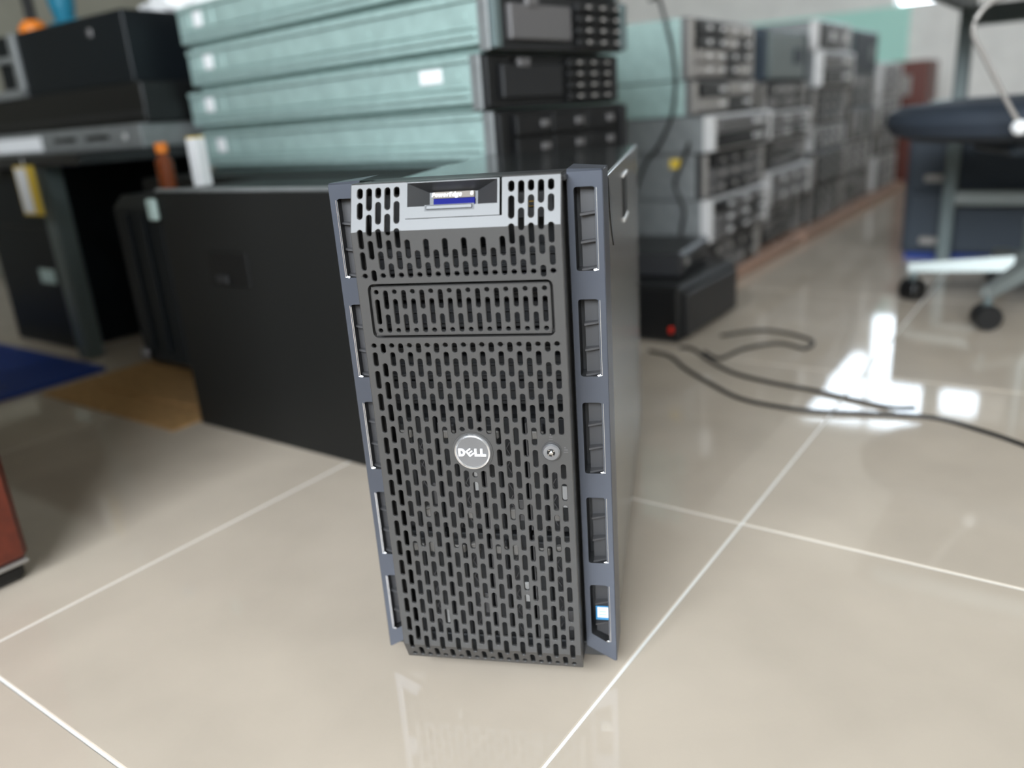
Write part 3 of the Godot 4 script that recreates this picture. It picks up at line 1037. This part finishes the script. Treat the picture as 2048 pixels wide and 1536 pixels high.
# ---------------------------------------------------------------- left side
func left_side() -> void:
	# black tower case that stands in front of the stack
	var c := thing("black_case", "plain black tower case with recessed latch standing in front of the silver stack", "computer case", at(-0.872, 0, 0.275), TURN)
	obj("body", Shape.new().box(Vector3(0, 0.0, -0.22), Vector3(0.50, 0.414, 0.0), 0.003), M.case_black, c)
	put("top_edge", Vector3(0.50, 0.006, 0.012), Vector3(0.25, 0.4155, -0.006), M.grey_metal, c, 0.002)
	put("latch_recess", Vector3(0.098, 0.056, 0.003), Vector3(0.168, 0.293, 0.001), M.black, c, 0.001)
	put("latch_lever", Vector3(0.030, 0.014, 0.006), Vector3(0.150, 0.276, 0.004), M.dark_front, c, 0.002)
	put("clip", Vector3(0.024, 0.036, 0.010), Vector3(-0.008, 0.385, 0.004), M.zinc_light, c, 0.003)
	var fz := Shape.new().box(Vector3(-0.178, 0.085, -0.21), Vector3(-0.001, 0.405, -0.012), 0.02)
	var fb := obj("front_bezel", fz, M.case_blue, c)
	obj("bezel_knob", Shape.new().lathe([[0.0, 0.0], [0.011, 0.0], [0.013, 0.004], [0.009, 0.009], [0.0, 0.010]], Vector3(-0.150, 0.115, -0.011), Vector3(0, 0, 1), 16), M.bay_grey, fb)
	put("bezel_rib", Vector3(0.012, 0.25, 0.006), Vector3(-0.12, 0.25, -0.010), M.case_blue, fb, 0.002)
	put("bezel_rib", Vector3(0.012, 0.25, 0.006), Vector3(-0.07, 0.25, -0.010), M.case_blue, fb, 0.002)
	# low black cabinet that carries the silver stack
	var cb := thing("low_cabinet", "low black cabinet underneath the stack of silver servers", "cabinet", at(-1.30, 0, 0.51), TURN)
	obj("body", Shape.new().box(Vector3(0, 0.0, -0.53), Vector3(0.885, 0.417, 0.0), 0.004), M.case_black, cb)
	put("door", Vector3(0.42, 0.37, 0.012), Vector3(0.225, 0.205, 0.006), M.case_black, cb, 0.003)
	put("door", Vector3(0.42, 0.37, 0.012), Vector3(0.66, 0.205, 0.006), M.case_black, cb, 0.003)

	# white carton and amber bottle beside the stack
	var wb := thing("white_carton", "narrow white carton standing upright left of the silver stack", "box", at(-0.945, 0.4055, 0.42), TURN + 0.1)
	obj("body", Shape.new().box(Vector3(-0.013, 0, -0.012), Vector3(0.013, 0.088, 0.012), 0.002), M.white, wb)
	put("flap", Vector3(0.024, 0.003, 0.022), Vector3(0, 0.0895, 0.0), M.yellow, wb, 0.0005)
	var bt := thing("amber_bottle", "small brown bottle with orange cap beside the narrow white carton", "bottle", at(-1.025, 0.4055, 0.40), 0.0)
	obj("glass_body", Shape.new().lathe([[0.0, 0.0], [0.014, 0.0], [0.016, 0.003], [0.016, 0.05], [0.009, 0.062], [0.009, 0.066], [0.0, 0.066]], Vector3.ZERO, Vector3.UP, 20), M.amber, bt)
	obj("cap", Shape.new().lathe([[0.0, 0.066], [0.0115, 0.066], [0.0115, 0.082], [0.010, 0.084], [0.0, 0.084]], Vector3.ZERO, Vector3.UP, 20), M.orange, bt)

	# steel table with black machines on it
	var tb := thing("steel_table", "grey steel table with square legs carrying black machines", "table", at(-2.75, 0, 0.42), TURN)
	obj("table_top", Shape.new().box(Vector3(0, 0.455, -0.95), Vector3(1.42, 0.480, 0.02), 0.003), M.dark_front, tb)
	for lx in [0.05, 1.195]:
		for lz in [-0.02, -0.88]:
			put("leg", Vector3(0.045, 0.455, 0.045), Vector3(lx, 0.2275, lz), M.desk_metal, tb, 0.004)
	var u1 := thing("rack_server", "thin silver one-unit server lying on the steel table", "server", at(-2.46, 0.4805, 0.56), TURN)
	obj("body", Shape.new().box(Vector3(0, 0, -0.45), Vector3(1.115, 0.052, 0.0), 0.002), M.grey_metal, u1)
	put("paper_label", Vector3(0.46, 0.034, 0.002), Vector3(0.43, 0.024, 0.001), M.white, u1)
	for sx in [0.78, 0.93]:
		put("slot", Vector3(0.10, 0.010, 0.003), Vector3(sx, 0.028, 0.001), M.black, u1)
	put("screw", Vector3(0.014, 0.014, 0.004), Vector3(1.05, 0.026, 0.002), M.silver, u1, 0.002)
	var u2 := thing("rack_server", "black two-unit chassis lying between the silver unit and the tall black chassis", "server", at(-2.46, 0.5335, 0.575), TURN)
	obj("body", Shape.new().box(Vector3(0, 0, -0.45), Vector3(1.125, 0.086, 0.0), 0.003), M.black, u2)
	put("side_rail", Vector3(1.05, 0.010, 0.004), Vector3(0.6, 0.02, 0.002), M.dark_front, u2, 0.001)
	var u3 := thing("rack_server", "tall black chassis on top of the machines on the steel table", "server", at(-2.46, 0.620, 0.585), TURN)
	obj("body", Shape.new().box(Vector3(0.48, 0, -0.45), Vector3(1.09, 0.150, 0.0), 0.003), M.case_blue, u3)
	put("screw", Vector3(0.018, 0.018, 0.003), Vector3(0.95, 0.115, 0.001), M.bay_grey, u3, 0.004)
	var br := Shape.new()
	br.box(Vector3(0.575, 0.0, -0.01), Vector3(0.605, 0.150, 0.010), 0.002)
	br.box(Vector3(0.40, 0.0, -0.01), Vector3(0.605, 0.022, 0.010), 0.002)
	br.box(Vector3(0.40, 0.085, -0.01), Vector3(0.58, 0.100, 0.010), 0.002)
	obj("bracket", br, M.grey_metal, u3)
	# crumpled white bag behind the chassis
	var bag := Shape.new()
	var soft := FastNoiseLite.new()
	soft.seed = 3
	soft.frequency = 9.0
	for i in 14:
		for j in 24:
			var q := []
			for corner in [[i, j], [i + 1, j], [i + 1, j + 1], [i, j + 1]]:
				var th: float = PI * 0.5 * corner[0] / 14.0
				var ph: float = TAU * (corner[1] % 24) / 24.0
				var dd := Vector3(cos(th) * cos(ph), sin(th), cos(th) * sin(ph))
				q.append(dd * Vector3(0.15, 0.10, 0.10) * (1.0 + 0.35 * soft.get_noise_3dv(dd)))
			bag.quad(q[0], q[1], q[2], q[3], q[0] + q[2])
	var bo := obj("plastic_bag", bag, M.white)
	bo.position = at(-1.50, 0.7702, 0.86)
	bo.rotation.y = TURN
	tag(bo, "crumpled white plastic bag lying on the tall black chassis", "bag")
	# small tools lying on the tall chassis
	var t1 := thing("hand_tool", "orange handled tool standing on the tall black chassis", "tool", at(-1.945, 0.770, 0.68), TURN)
	obj("handle", Shape.new().lathe([[0.0, 0.0], [0.030, 0.0], [0.036, 0.012], [0.034, 0.030], [0.020, 0.044], [0.0, 0.046]], Vector3.ZERO, Vector3.UP, 18), M.orange, t1)
	obj("shaft", Shape.new().lathe([[0.014, 0.044], [0.014, 0.12], [0.0, 0.12]], Vector3.ZERO, Vector3.UP, 12), M.case_black, t1)
	var t2 := thing("hand_tool", "teal tool with a flat base standing on the tall black chassis", "tool", at(-1.815, 0.770, 0.70), TURN)
	obj("base", Shape.new().box(Vector3(-0.04, 0, -0.03), Vector3(0.085, 0.028, 0.03), 0.008), M.tool_teal, t2)
	obj("handle", Shape.new().lathe([[0.022, 0.026], [0.030, 0.06], [0.034, 0.09], [0.026, 0.13], [0.0, 0.14]], Vector3.ZERO, Vector3.UP, 18), M.tool_teal, t2)

	# black tower under the table, with its badge and a hanging tag
	var hp := thing("black_tower", "black tower computer with pale square badge under the steel table", "computer", at(-1.66, 0, 0.46), TURN)
	obj("body", Shape.new().box(Vector3(-0.32, 0.0, -0.45), Vector3(0.0, 0.452, 0.0), 0.004), M.case_blue, hp)
	put("badge", Vector3(0.075, 0.036, 0.003), Vector3(-0.062, 0.188, 0.0015), M.zinc_light, hp, 0.006)
	put("front_seam", Vector3(0.30, 0.004, 0.002), Vector3(-0.16, 0.31, 0.001), M.black, hp)
	var tg := thing("paper_tag", "yellow and white paper tag hanging from the steel table edge", "tag", at(-1.545, 0.352, 0.387), TURN)
	obj("sheet", Shape.new().box(Vector3(-0.048, 0, 0), Vector3(0.042, 0.108, 0.002)), M.yellow, tg)
	put("white_field", Vector3(0.050, 0.098, 0.001), Vector3(-0.018, 0.054, 0.0025), M.white, tg)
	obj("string", Shape.new().rod(Vector3(0.0, 0.106, 0.001), Vector3(0.0, 0.125, 0.001), 0.001, 6), M.white, tg)
	# floor: blue plastic sheet and two flattened pieces of cardboard
	var bl := obj("plastic_mat", Shape.new().box(Vector3(-1.15, 0.0, -0.27), Vector3(0, 0.010, 0.0), 0.002), M.blue)
	bl.position = at(-1.40, 0.0, 0.12)
	bl.rotation.y = TURN
	tag(bl, "dark blue plastic mat on the floor in front of the steel table", "mat")
	var cd := obj("cardboard_sheet", Shape.new().box(Vector3(0, 0.0, -0.25), Vector3(0.48, 0.004, 0.0), 0.001), M.cardboard)
	cd.position = at(-1.365, 0.0, 0.225)
	cd.rotation.y = TURN
	tag(cd, "large flat brown cardboard sheet on the floor beside the blue mat", "cardboard")
	var cd2 := obj("cardboard_sheet", Shape.new().box(Vector3(0, 0.0, -0.12), Vector3(0.36, 0.004, 0.0), 0.001), M.cardboard)
	cd2.position = at(-1.26, 0.0042, 0.30)
	cd2.rotation.y = TURN + 0.05
	tag(cd2, "smaller cardboard piece lying on top of the large cardboard sheet", "cardboard")

	# brown cabinet whose end shows at the left
	var bc := thing("brown_cabinet", "reddish brown wooden cabinet end with black plinth standing on the tiles", "cabinet", at(-0.590, 0, -0.150), TURN)
	obj("body", Shape.new().box(Vector3(-0.55, 0.028, 0.0), Vector3(0.0, 0.80, 0.55), 0.008), M.brown, bc)
	put("rim", Vector3(0.55, 0.006, 0.55), Vector3(-0.277, 0.026, 0.277), M.handle, bc, 0.002)
	obj("plinth", Shape.new().box(Vector3(-0.54, 0.0, 0.006), Vector3(-0.010, 0.024, 0.54), 0.006), M.black, bc)


# ---------------------------------------------------------------- rack servers
# Front face at x = 0 looking along +x, near side at z = 0 looking along +z.
func rack_server(label: String, where: Vector3, L: float, W: float, H: float, style: Dictionary, group: String) -> Node3D:
	var o := thing("rack_server", label, "server", where, TURN, group)
	var body: Material = style.body
	var hh := H - 0.0025
	var b := Shape.new()
	if style.get("detail", false):
		b.box(Vector3(-L, 0.011, -W), Vector3(-0.02, hh, 0.0), 0.0015)
		b.box(Vector3(-L + 0.004, 0, -W + 0.018), Vector3(-0.02, 0.012, -0.018), 0.001)
	else:
		b.box(Vector3(-L, 0, -W), Vector3(-0.02, hh, 0.0), 0.0015)
	obj("body", b, body, o)
	if style.get("detail", false):
		put("side_rib", Vector3(L - 0.04, 0.007, 0.008), Vector3(-L / 2 - 0.01, hh * 0.30, 0.001), body, o, 0.002)
		put("side_rib", Vector3(L - 0.04, 0.005, 0.006), Vector3(-L / 2 - 0.01, hh * 0.44, 0.001), body, o, 0.002)
		put("lid_lip", Vector3(L - 0.03, 0.010, 0.009), Vector3(-L / 2 - 0.01, hh - 0.0052, 0.001), body, o, 0.001)
		put("side_pad", Vector3(0.034, 0.030, 0.003), Vector3(-L + 0.085, hh * 0.66, 0.001), M.white, o, 0.004)
		put("side_slot", Vector3(0.014, 0.038, 0.003), Vector3(-L + 0.045, hh * 0.64, 0.001), body, o, 0.001)
		put("side_slot", Vector3(0.014, 0.038, 0.003), Vector3(-L + 0.140, hh * 0.64, 0.001), body, o, 0.001)
		for x in [0.30, 0.56, 0.77]:
			var rv := obj("rivet", Shape.new().lathe([[0.006, 0.0], [0.005, 0.002], [0.0, 0.0024]], Vector3.ZERO, Vector3(0, 0, 1), 12), body, o)
			rv.position = Vector3(-L + x * L / 0.82, hh * 0.62, 0.0)
		put("corner_post", Vector3(0.022, hh, 0.006), Vector3(-0.013, hh / 2, 0.001), M.grey_metal, o, 0.002)
	var fr: Material = style.front
	put("front_plate", Vector3(0.02, hh, W - 0.004), Vector3(-0.012, hh / 2, -W / 2), fr, o, 0.002)
	put("rack_ear", Vector3(0.012, hh - 0.006, 0.018), Vector3(0.002, hh / 2, -0.010), style.ear, o, 0.002)
	put("rack_ear", Vector3(0.012, hh - 0.006, 0.018), Vector3(0.002, hh / 2, -W + 0.010), style.ear, o, 0.002)
	var cols: int = style.cols
	var rows: int = style.rows
	var z0: float = style.get("from", 0.04)
	var z1: float = style.get("to", W - 0.04)
	var cw := (z1 - z0) / cols
	var ch := (hh - 0.010) / rows
	for i in cols:
		for j in rows:
			var p := Vector3(0.003, 0.005 + (j + 0.5) * ch, -z0 - (i + 0.5) * cw)
			var bay: Material = style.bay
			if style.has("mixed") and rng.randf() < 0.35:
				bay = style.mixed
			var cr := put("drive_carrier", Vector3(0.014, ch - 0.004, cw - 0.004), p, bay, o, 0.0015)
			var tip: Material = style.tip
			if cw > ch:
				put("carrier_handle", Vector3(0.006, (ch - 0.004) * 0.35, (cw - 0.004) * 0.22), Vector3(0.008, 0, (cw - 0.004) * (-0.28 if style.get("far_tip", true) else 0.28)), tip, cr, 0.001)
			else:
				put("carrier_handle", Vector3(0.006, (ch - 0.004) * 0.26, (cw - 0.004) * 0.7), Vector3(0.008, (ch - 0.004) * 0.26, 0), tip, cr, 0.001)
	if style.has("panel"):
		put("front_panel", Vector3(0.012, hh * 0.62, style.panel[1] - style.panel[0]), Vector3(0.002, hh * 0.5, -(style.panel[0] + style.panel[1]) / 2.0), style.panel_mat, o, 0.002)
		put("pull_tab", Vector3(0.010, 0.014, 0.030), Vector3(0.006, hh * 0.84, -style.panel[0] - 0.055), M.bay_grey, o, 0.002)
	return o


func silver_stack() -> void:
	var L := 0.91
	var W := 0.375
	var g := "silver servers stacked on the low cabinet"
	var names := ["bottom silver server of the stack resting on the low black cabinet", "second silver server up in the stack on the low cabinet, with a white side label", "third silver server up in the stack on the low cabinet", "top silver server of the stack on the low cabinet"]
	var fronts := [
		{"body": M.zinc, "front": M.bay, "ear": M.bay, "bay": M.bay, "tip": M.bay_grey, "cols": 3, "rows": 2, "detail": true},
		{"body": M.zinc, "front": M.bay, "ear": M.bay, "bay": M.bay, "tip": M.handle, "cols": 3, "rows": 4, "from": 0.215, "to": 0.345, "panel": [0.04, 0.20], "panel_mat": M.dark_front, "detail": true},
		{"body": M.zinc, "front": M.dark_front, "ear": M.zinc_dark, "bay": M.bay, "tip": M.handle, "cols": 3, "rows": 4, "from": 0.215, "to": 0.345, "panel": [0.04, 0.20], "panel_mat": M.bay_grey, "detail": true},
		{"body": M.zinc, "front": M.dark_front, "ear": M.zinc_dark, "bay": M.bay_grey, "tip": M.handle, "cols": 4, "rows": 3, "detail": true},
	]
	for k in 4:
		var off: float = [0.0, -0.018, 0.004, -0.008][k]
		var o := rack_server(names[k], Vector3(-0.12, 0.4178 + 0.0872 * k, -0.698) + S * off, L, W, 0.087, fronts[k], g)
		o.rotation.y = TURN - 0.097
		if k == 1:
			put("paper_label", Vector3(0.052, 0.022, 0.002), Vector3(-0.115, 0.058, 0.0015), M.white, o)


func server_row() -> void:
	# wooden boards on the floor under the row
	for k in 3:
		var bd := obj("floor_board", Shape.new().box(Vector3(-0.80, 0.0, -0.86), Vector3(0.0, 0.035, 0.0), 0.004), M.wood)
		bd.position = at(-0.40, 0.0, 1.50 + 0.9 * k)
		bd.rotation.y = TURN
		tag(bd, ["pale wooden board on the floor under the stack beside the black power unit", "pale wooden board on the floor under the middle of the server row", "pale wooden board on the floor under the far end of the server row"][k], "board")
	# black power units on the floor that carry nothing but stand before the second stack
	var up := thing("power_unit", "black power unit with red light strip on the floor behind the tower", "power supply", at(-0.285, 0, 1.06), TURN)
	obj("body", Shape.new().box(Vector3(-0.5, 0.0, -0.34), Vector3(0.0, 0.125, 0.0), 0.008), M.black, up)
	put("light_strip", Vector3(0.010, 0.014, 0.010), Vector3(-0.018, 0.032, 0.003), M.red, up, 0.003)
	put("front_lip", Vector3(0.012, 0.10, 0.30), Vector3(0.004, 0.06, -0.17), M.dark_front, up, 0.004)
	var up2 := thing("power_unit", "small dark device lying on the black power unit behind the tower", "power supply", at(-0.32, 0.1255, 1.15), TURN + 0.15)
	obj("body", Shape.new().box(Vector3(-0.36, 0.0, -0.26), Vector3(0.0, 0.055, 0.0), 0.006), M.dark_front, up2)
	put("vent", Vector3(0.004, 0.03, 0.16), Vector3(0.001, 0.028, -0.13), M.black, up2, 0.001)
	put("button", Vector3(0.006, 0.014, 0.014), Vector3(0.002, 0.03, -0.04), M.handle, up2, 0.002)

	var light := {"body": M.grey_metal, "front": M.silver, "ear": M.silver, "bay": M.bay_grey, "tip": M.silver, "mixed": M.bay}
	var dark := {"body": M.grey_metal, "front": M.dark_front, "ear": M.handle, "bay": M.bay, "tip": M.handle, "mixed": M.bay_grey}
	var zinc := {"body": M.zinc, "front": M.bay_grey, "ear": M.handle, "bay": M.bay, "tip": M.silver, "mixed": M.handle}
	# each stack: far distance t, front s, then units from the bottom: [height, style, columns, rows, offset]
	var stacks := [
		{"t": 1.49, "s": -0.44, "y": 0.0355, "units": [[0.105, dark, 4, 2, 0.02], [0.115, light, 3, 3, 0.045], [0.115, dark, 4, 3, 0.03], [0.090, light, 1, 2, 0.05], [0.085, zinc, 2, 2, 0.0], [0.145, zinc, 4, 4, -0.01]], "where": "in the stack right behind the silver stack"},
		{"t": 2.03, "s": -0.45, "y": 0.0355, "units": [[0.13, dark, 4, 3, 0.0], [0.11, light, 3, 2, 0.03], [0.087, dark, 4, 3, 0.0], [0.087, light, 2, 2, 0.02], [0.087, dark, 4, 2, 0.0], [0.15, {"body": M.navy, "front": M.navy, "ear": M.navy, "bay": M.desk_metal, "tip": M.navy}, 1, 1, 0.0]], "where": "in the stack topped by a dark case"},
		{"t": 2.55, "s": -0.44, "y": 0.0355, "units": [[0.14, dark, 4, 3, 0.0], [0.12, dark, 3, 3, 0.01], [0.087, light, 4, 2, 0.0], [0.13, dark, 4, 3, 0.0], [0.12, light, 1, 2, 0.02], [0.10, light, 2, 1, 0.0]], "where": "in the stack topped by pale boxes"},
		{"t": 3.08, "s": -0.45, "y": 0.0355, "units": [[0.13, dark, 4, 3, 0.0], [0.13, light, 3, 3, 0.0], [0.13, dark, 4, 3, 0.02], [0.13, dark, 3, 3, 0.0], [0.17, {"body": M.desk_metal, "front": M.desk_metal, "ear": M.desk_metal, "bay": M.navy, "tip": M.desk_metal}, 1, 1, 0.0]], "where": "in the stack topped by a grey case"},
		{"t": 3.62, "s": -0.44, "y": 0.0355, "units": [[0.16, light, 4, 3, 0.0], [0.13, dark, 3, 3, 0.0], [0.13, light, 4, 3, 0.0], [0.15, light, 2, 3, 0.0]], "where": "in the last stack of the row"},
	]
	var ordinal := ["bottom", "second", "third", "fourth", "fifth", "sixth"]
	for st in stacks:
		var y: float = st.y
		for k in st.units.size():
			var u: Array = st.units[k]
			var style: Dictionary = u[1].duplicate()
			style.cols = u[2]
			style.rows = u[3]
			var last: bool = k == st.units.size() - 1
			var label := "%s server from the floor %s" % [ordinal[k], st.where]
			if last:
				label = "topmost server %s" % st.where
			var o := rack_server(label, at(st.s + u[4], y, st.t), 0.66, 0.45, u[0], style, "servers in the row of stacks along the wall")
			if st.t < 1.6 and k == 2:
				put("warning_label", Vector3(0.028, 0.024, 0.002), Vector3(-0.075, 0.09, 0.0012), M.yellow, o, 0.0005)
			y += u[0] + 0.0006
	# brown carton past the end of the row
	var ct := thing("brown_carton", "brown cardboard carton on the end of the server row", "box", at(-0.36, 0, 4.35), TURN)
	obj("body", Shape.new().box(Vector3(-0.30, 0.0, -0.3), Vector3(0.0, 0.62, 0.0), 0.004), M.brown, ct)
	put("tape", Vector3(0.05, 0.002, 0.30), Vector3(-0.15, 0.621, -0.15), M.cardboard, ct)
	put("paper_label", Vector3(0.12, 0.10, 0.002), Vector3(-0.14, 0.50, 0.001), M.handle, ct)


# ---------------------------------------------------------------- right side
func right_side() -> void:
	# swivel chair
	var hub := at(0.318, 0, 1.636)
	var ch := thing("swivel_chair", "dark swivel chair with chrome five-star base on casters", "chair", hub, 0.0)
	var sh := Shape.new()
	var prof := [[0.0, 0.375], [0.16, 0.372], [0.27, 0.376], [0.318, 0.392], [0.332, 0.416], [0.326, 0.437], [0.30, 0.452], [0.18, 0.462], [0.0, 0.465]]
	sh.lathe(prof, Vector3.ZERO, Vector3.UP, 40)
	var seat := obj("seat", sh, M.seat, ch)
	seat.rotation.y = TURN
	seat.scale = Vector3(1.0, 1.0, 0.8)
	obj("seat_plate", Shape.new().box(Vector3(-0.12, 0.345, -0.12), Vector3(0.12, 0.378, 0.12), 0.01), M.navy, ch)
	obj("gas_column", Shape.new().lathe([[0.030, 0.085], [0.030, 0.20], [0.020, 0.205], [0.020, 0.35]], Vector3.ZERO, Vector3.UP, 20), M.desk_metal, ch)
	obj("hub", Shape.new().lathe([[0.0, 0.07], [0.042, 0.07], [0.045, 0.09], [0.040, 0.125], [0.0, 0.128]], Vector3.ZERO, Vector3.UP, 24), M.chair_metal, ch)
	var first := at(0.252, 0, 1.392) - hub
	var a0 := atan2(first.z, first.x)
	var cast := Shape.new()
	cast.lathe([[0.0, -0.022], [0.024, -0.022], [0.027, -0.018], [0.027, -0.004], [0.02, -0.003], [0.02, 0.003], [0.027, 0.004], [0.027, 0.018], [0.024, 0.022], [0.0, 0.022]], Vector3.ZERO, Vector3(0, 0, 1), 20)
	var cast_mesh := cast.mesh()
	for k in 5:
		var d := Vector3(cos(a0 + TAU * k / 5), 0, sin(a0 + TAU * k / 5))
		var leg := Shape.new()
		var sd := d.cross(Vector3.UP)
		var p := []
		for q in [[0.03, 0.024, 0.118, 0.085], [0.255, 0.015, 0.092, 0.072]]:
			p.append([d * q[0] - sd * q[1] + Vector3(0, q[3], 0), d * q[0] + sd * q[1] + Vector3(0, q[3], 0), d * q[0] + sd * q[1] * 0.6 + Vector3(0, q[2], 0), d * q[0] - sd * q[1] * 0.6 + Vector3(0, q[2], 0)])
		for i in 4:
			var j := (i + 1) % 4
			var mid: Vector3 = (p[0][i] + p[0][j]) / 2.0 - Vector3(0, 0.1, 0) - d * 0.03
			leg.quad(p[0][i], p[0][j], p[1][j], p[1][i], mid)
		leg.quad(p[1][0], p[1][1], p[1][2], p[1][3], d)
		obj("leg", leg, M.chair_metal, ch)
		var cs := obj("caster", cast_mesh, M.black, ch)
		cs.position = d * 0.243 + Vector3(0, 0.027, 0)
		cs.rotation.y = 0.7 * k
		obj("caster_stem", Shape.new().rod(Vector3(0, 0.022, 0), Vector3(0, 0.05, 0), 0.009, 10), M.desk_metal, cs)
	# desk above the chair
	var dk := thing("steel_desk", "grey steel framed desk standing over the swivel chair", "desk", at(0.075, 0, 2.10), TURN)
	obj("desk_top", Shape.new().box(Vector3(-0.06, 0.715, -0.05), Vector3(1.45, 0.74, 0.66), 0.004), M.navy, dk)
	put("leg", Vector3(0.035, 0.715, 0.035), Vector3(0.0, 0.3575, 0.0), M.desk_metal, dk, 0.004)
	put("leg", Vector3(0.035, 0.715, 0.035), Vector3(1.38, 0.3575, 0.0), M.desk_metal, dk, 0.004)
	put("leg", Vector3(0.035, 0.715, 0.035), Vector3(1.38, 0.3575, 0.62), M.desk_metal, dk, 0.004)
	put("leg", Vector3(0.035, 0.715, 0.035), Vector3(0.62, 0.3575, 0.62), M.desk_metal, dk, 0.004)
	put("cross_bar", Vector3(1.36, 0.040, 0.03), Vector3(0.69, 0.19, 0.0), M.chair_metal, dk, 0.004)
	put("apron", Vector3(1.38, 0.05, 0.03), Vector3(0.69, 0.66, 0.0), M.desk_metal, dk, 0.004)
	put("apron", Vector3(1.38, 0.05, 0.03), Vector3(0.69, 0.685, 0.62), M.desk_metal, dk, 0.004)
	put("side_bar", Vector3(0.03, 0.04, 0.62), Vector3(0.0, 0.69, 0.31), M.desk_metal, dk, 0.004)
	# navy cabinet behind the chair
	var cb := thing("navy_cabinet", "dark navy drawer cabinet standing behind the swivel chair", "cabinet", at(-0.05, 0, 2.16), TURN)
	obj("body", Shape.new().box(Vector3(0, 0.02, -0.5), Vector3(0.75, 0.402, 0.0), 0.006), M.navy, cb)
	obj("plinth", Shape.new().box(Vector3(0.01, 0.0, -0.49), Vector3(0.74, 0.02, -0.01)), M.blue, cb)
	for dr in 2:
		var d := put("drawer", Vector3(0.72, 0.17, 0.012), Vector3(0.375, 0.115 + 0.18 * dr, 0.006), M.navy, cb, 0.003)
		put("drawer_pull", Vector3(0.05, 0.022, 0.012), Vector3(-0.30, -0.055, 0.010), M.handle, d, 0.004)
	# pale folded sheet lying on the cabinet's edge
	var pp := obj("paper_roll", Shape.new().lathe([[0.0, 0.0], [0.022, 0.0], [0.024, 0.004], [0.024, 0.15], [0.0, 0.152]], Vector3.ZERO, Vector3(1, 0.0, 0.2), 16), M.zinc_light)
	pp.position = at(-0.03, 0.4265, 2.34)
	tag(pp, "pale roll lying on top of the navy cabinet", "roll")
	# white cable with a round plug hanging from the desk
	var wc := thing("white_cable", "white cable with round plug hanging down from the steel desk", "cable", Vector3.ZERO)
	var path := smooth_path([Vector3(0.79, 0.415, -1.10), Vector3(0.766, 0.452, -1.10), Vector3(0.742, 0.492, -1.10), Vector3(0.714, 0.540, -1.10), Vector3(0.693, 0.578, -1.10), Vector3(0.70, 0.612, -1.10), Vector3(0.735, 0.636, -1.10), Vector3(0.835, 0.659, -1.10), Vector3(0.939, 0.676, -1.10), Vector3(0.995, 0.712, -1.10), Vector3(1.03, 0.7475, -1.135), Vector3(1.06, 0.7455, -1.20)])
	obj("cord", Shape.new().tube(path, 0.0045, 8), M.handle, wc)
	obj("plug", Shape.new().lathe([[0.0, -0.014], [0.008, -0.012], [0.0135, -0.005], [0.015, 0.0], [0.0135, 0.007], [0.008, 0.013], [0.0, 0.015]], Vector3(0.79, 0.409, -1.10), Vector3.UP, 18), M.white, wc)


# ---------------------------------------------------------------- cables on the floor
func small_things() -> void:
	var paths := [
		[[0.107, -1.03], [0.15, -0.992], [0.18, -0.908], [0.224, -0.818], [0.271, -0.738], [0.333, -0.695], [0.393, -0.675], [0.482, -0.665], [0.559, -0.649], [0.607, -0.6], [0.646, -0.545], [0.70, -0.44], [0.80, -0.30]],
		[[0.17, -1.05], [0.197, -1.04], [0.229, -0.955], [0.272, -0.876], [0.338, -0.817], [0.408, -0.772], [0.497, -0.699], [0.535, -0.672]],
		[[0.22, -1.02], [0.249, -0.972], [0.303, -1.04], [0.376, -1.074], [0.421, -1.036], [0.44, -1.10], [0.36, -1.18], [0.26, -1.14]],
	]
	var labels := ["long black cable running across the tiles past the bright reflection", "shorter black cable on the tiles between the long cable and the power unit", "black cable curled in a loop on the tiles beside the power unit"]
	for k in 3:
		var pts := []
		for i in paths[k].size():
			var p: Array = paths[k][i]
			var lift := 0.0036 + (0.008 if k == 1 and i == paths[k].size() - 1 else 0.0)
			pts.append(Vector3(p[0], lift, p[1]))
		var o := obj("power_cable", Shape.new().tube(smooth_path(pts, 8), 0.0035, 8), M.cable)
		tag(o, labels[k], "cable", "black cables on the floor")
	# cables that hang over the stack behind the silver one
	var hung := [
		[Vector3(0.10, 0.7425, -1.62), Vector3(0.118, 0.742, -1.575), Vector3(0.128, 0.722, -1.549), Vector3(0.143, 0.665, -1.545), Vector3(0.158, 0.596, -1.538), Vector3(0.161, 0.526, -1.537), Vector3(0.151, 0.462, -1.541), Vector3(0.12, 0.396, -1.555), Vector3(0.083, 0.347, -1.570), Vector3(0.05, 0.25, -1.585), Vector3(0.04, 0.13, -1.588), Vector3(0.03, 0.0036, -1.575)],
		[Vector3(0.195, 0.40, -1.515), Vector3(0.175, 0.345, -1.529), Vector3(0.16, 0.295, -1.537), Vector3(0.183, 0.232, -1.525), Vector3(0.175, 0.167, -1.528), Vector3(0.19, 0.05, -1.50), Vector3(0.21, 0.0036, -1.46)],
	]
	var texts := ["black cable hanging down over the topmost server behind the silver stack", "short black cable hanging in front of the lower servers behind the power unit"]
	for k in 2:
		var o := obj("power_cable", Shape.new().tube(smooth_path(hung[k], 6), 0.0045, 8), M.cable)
		tag(o, texts[k], "cable", "black cables hanging on the server row")
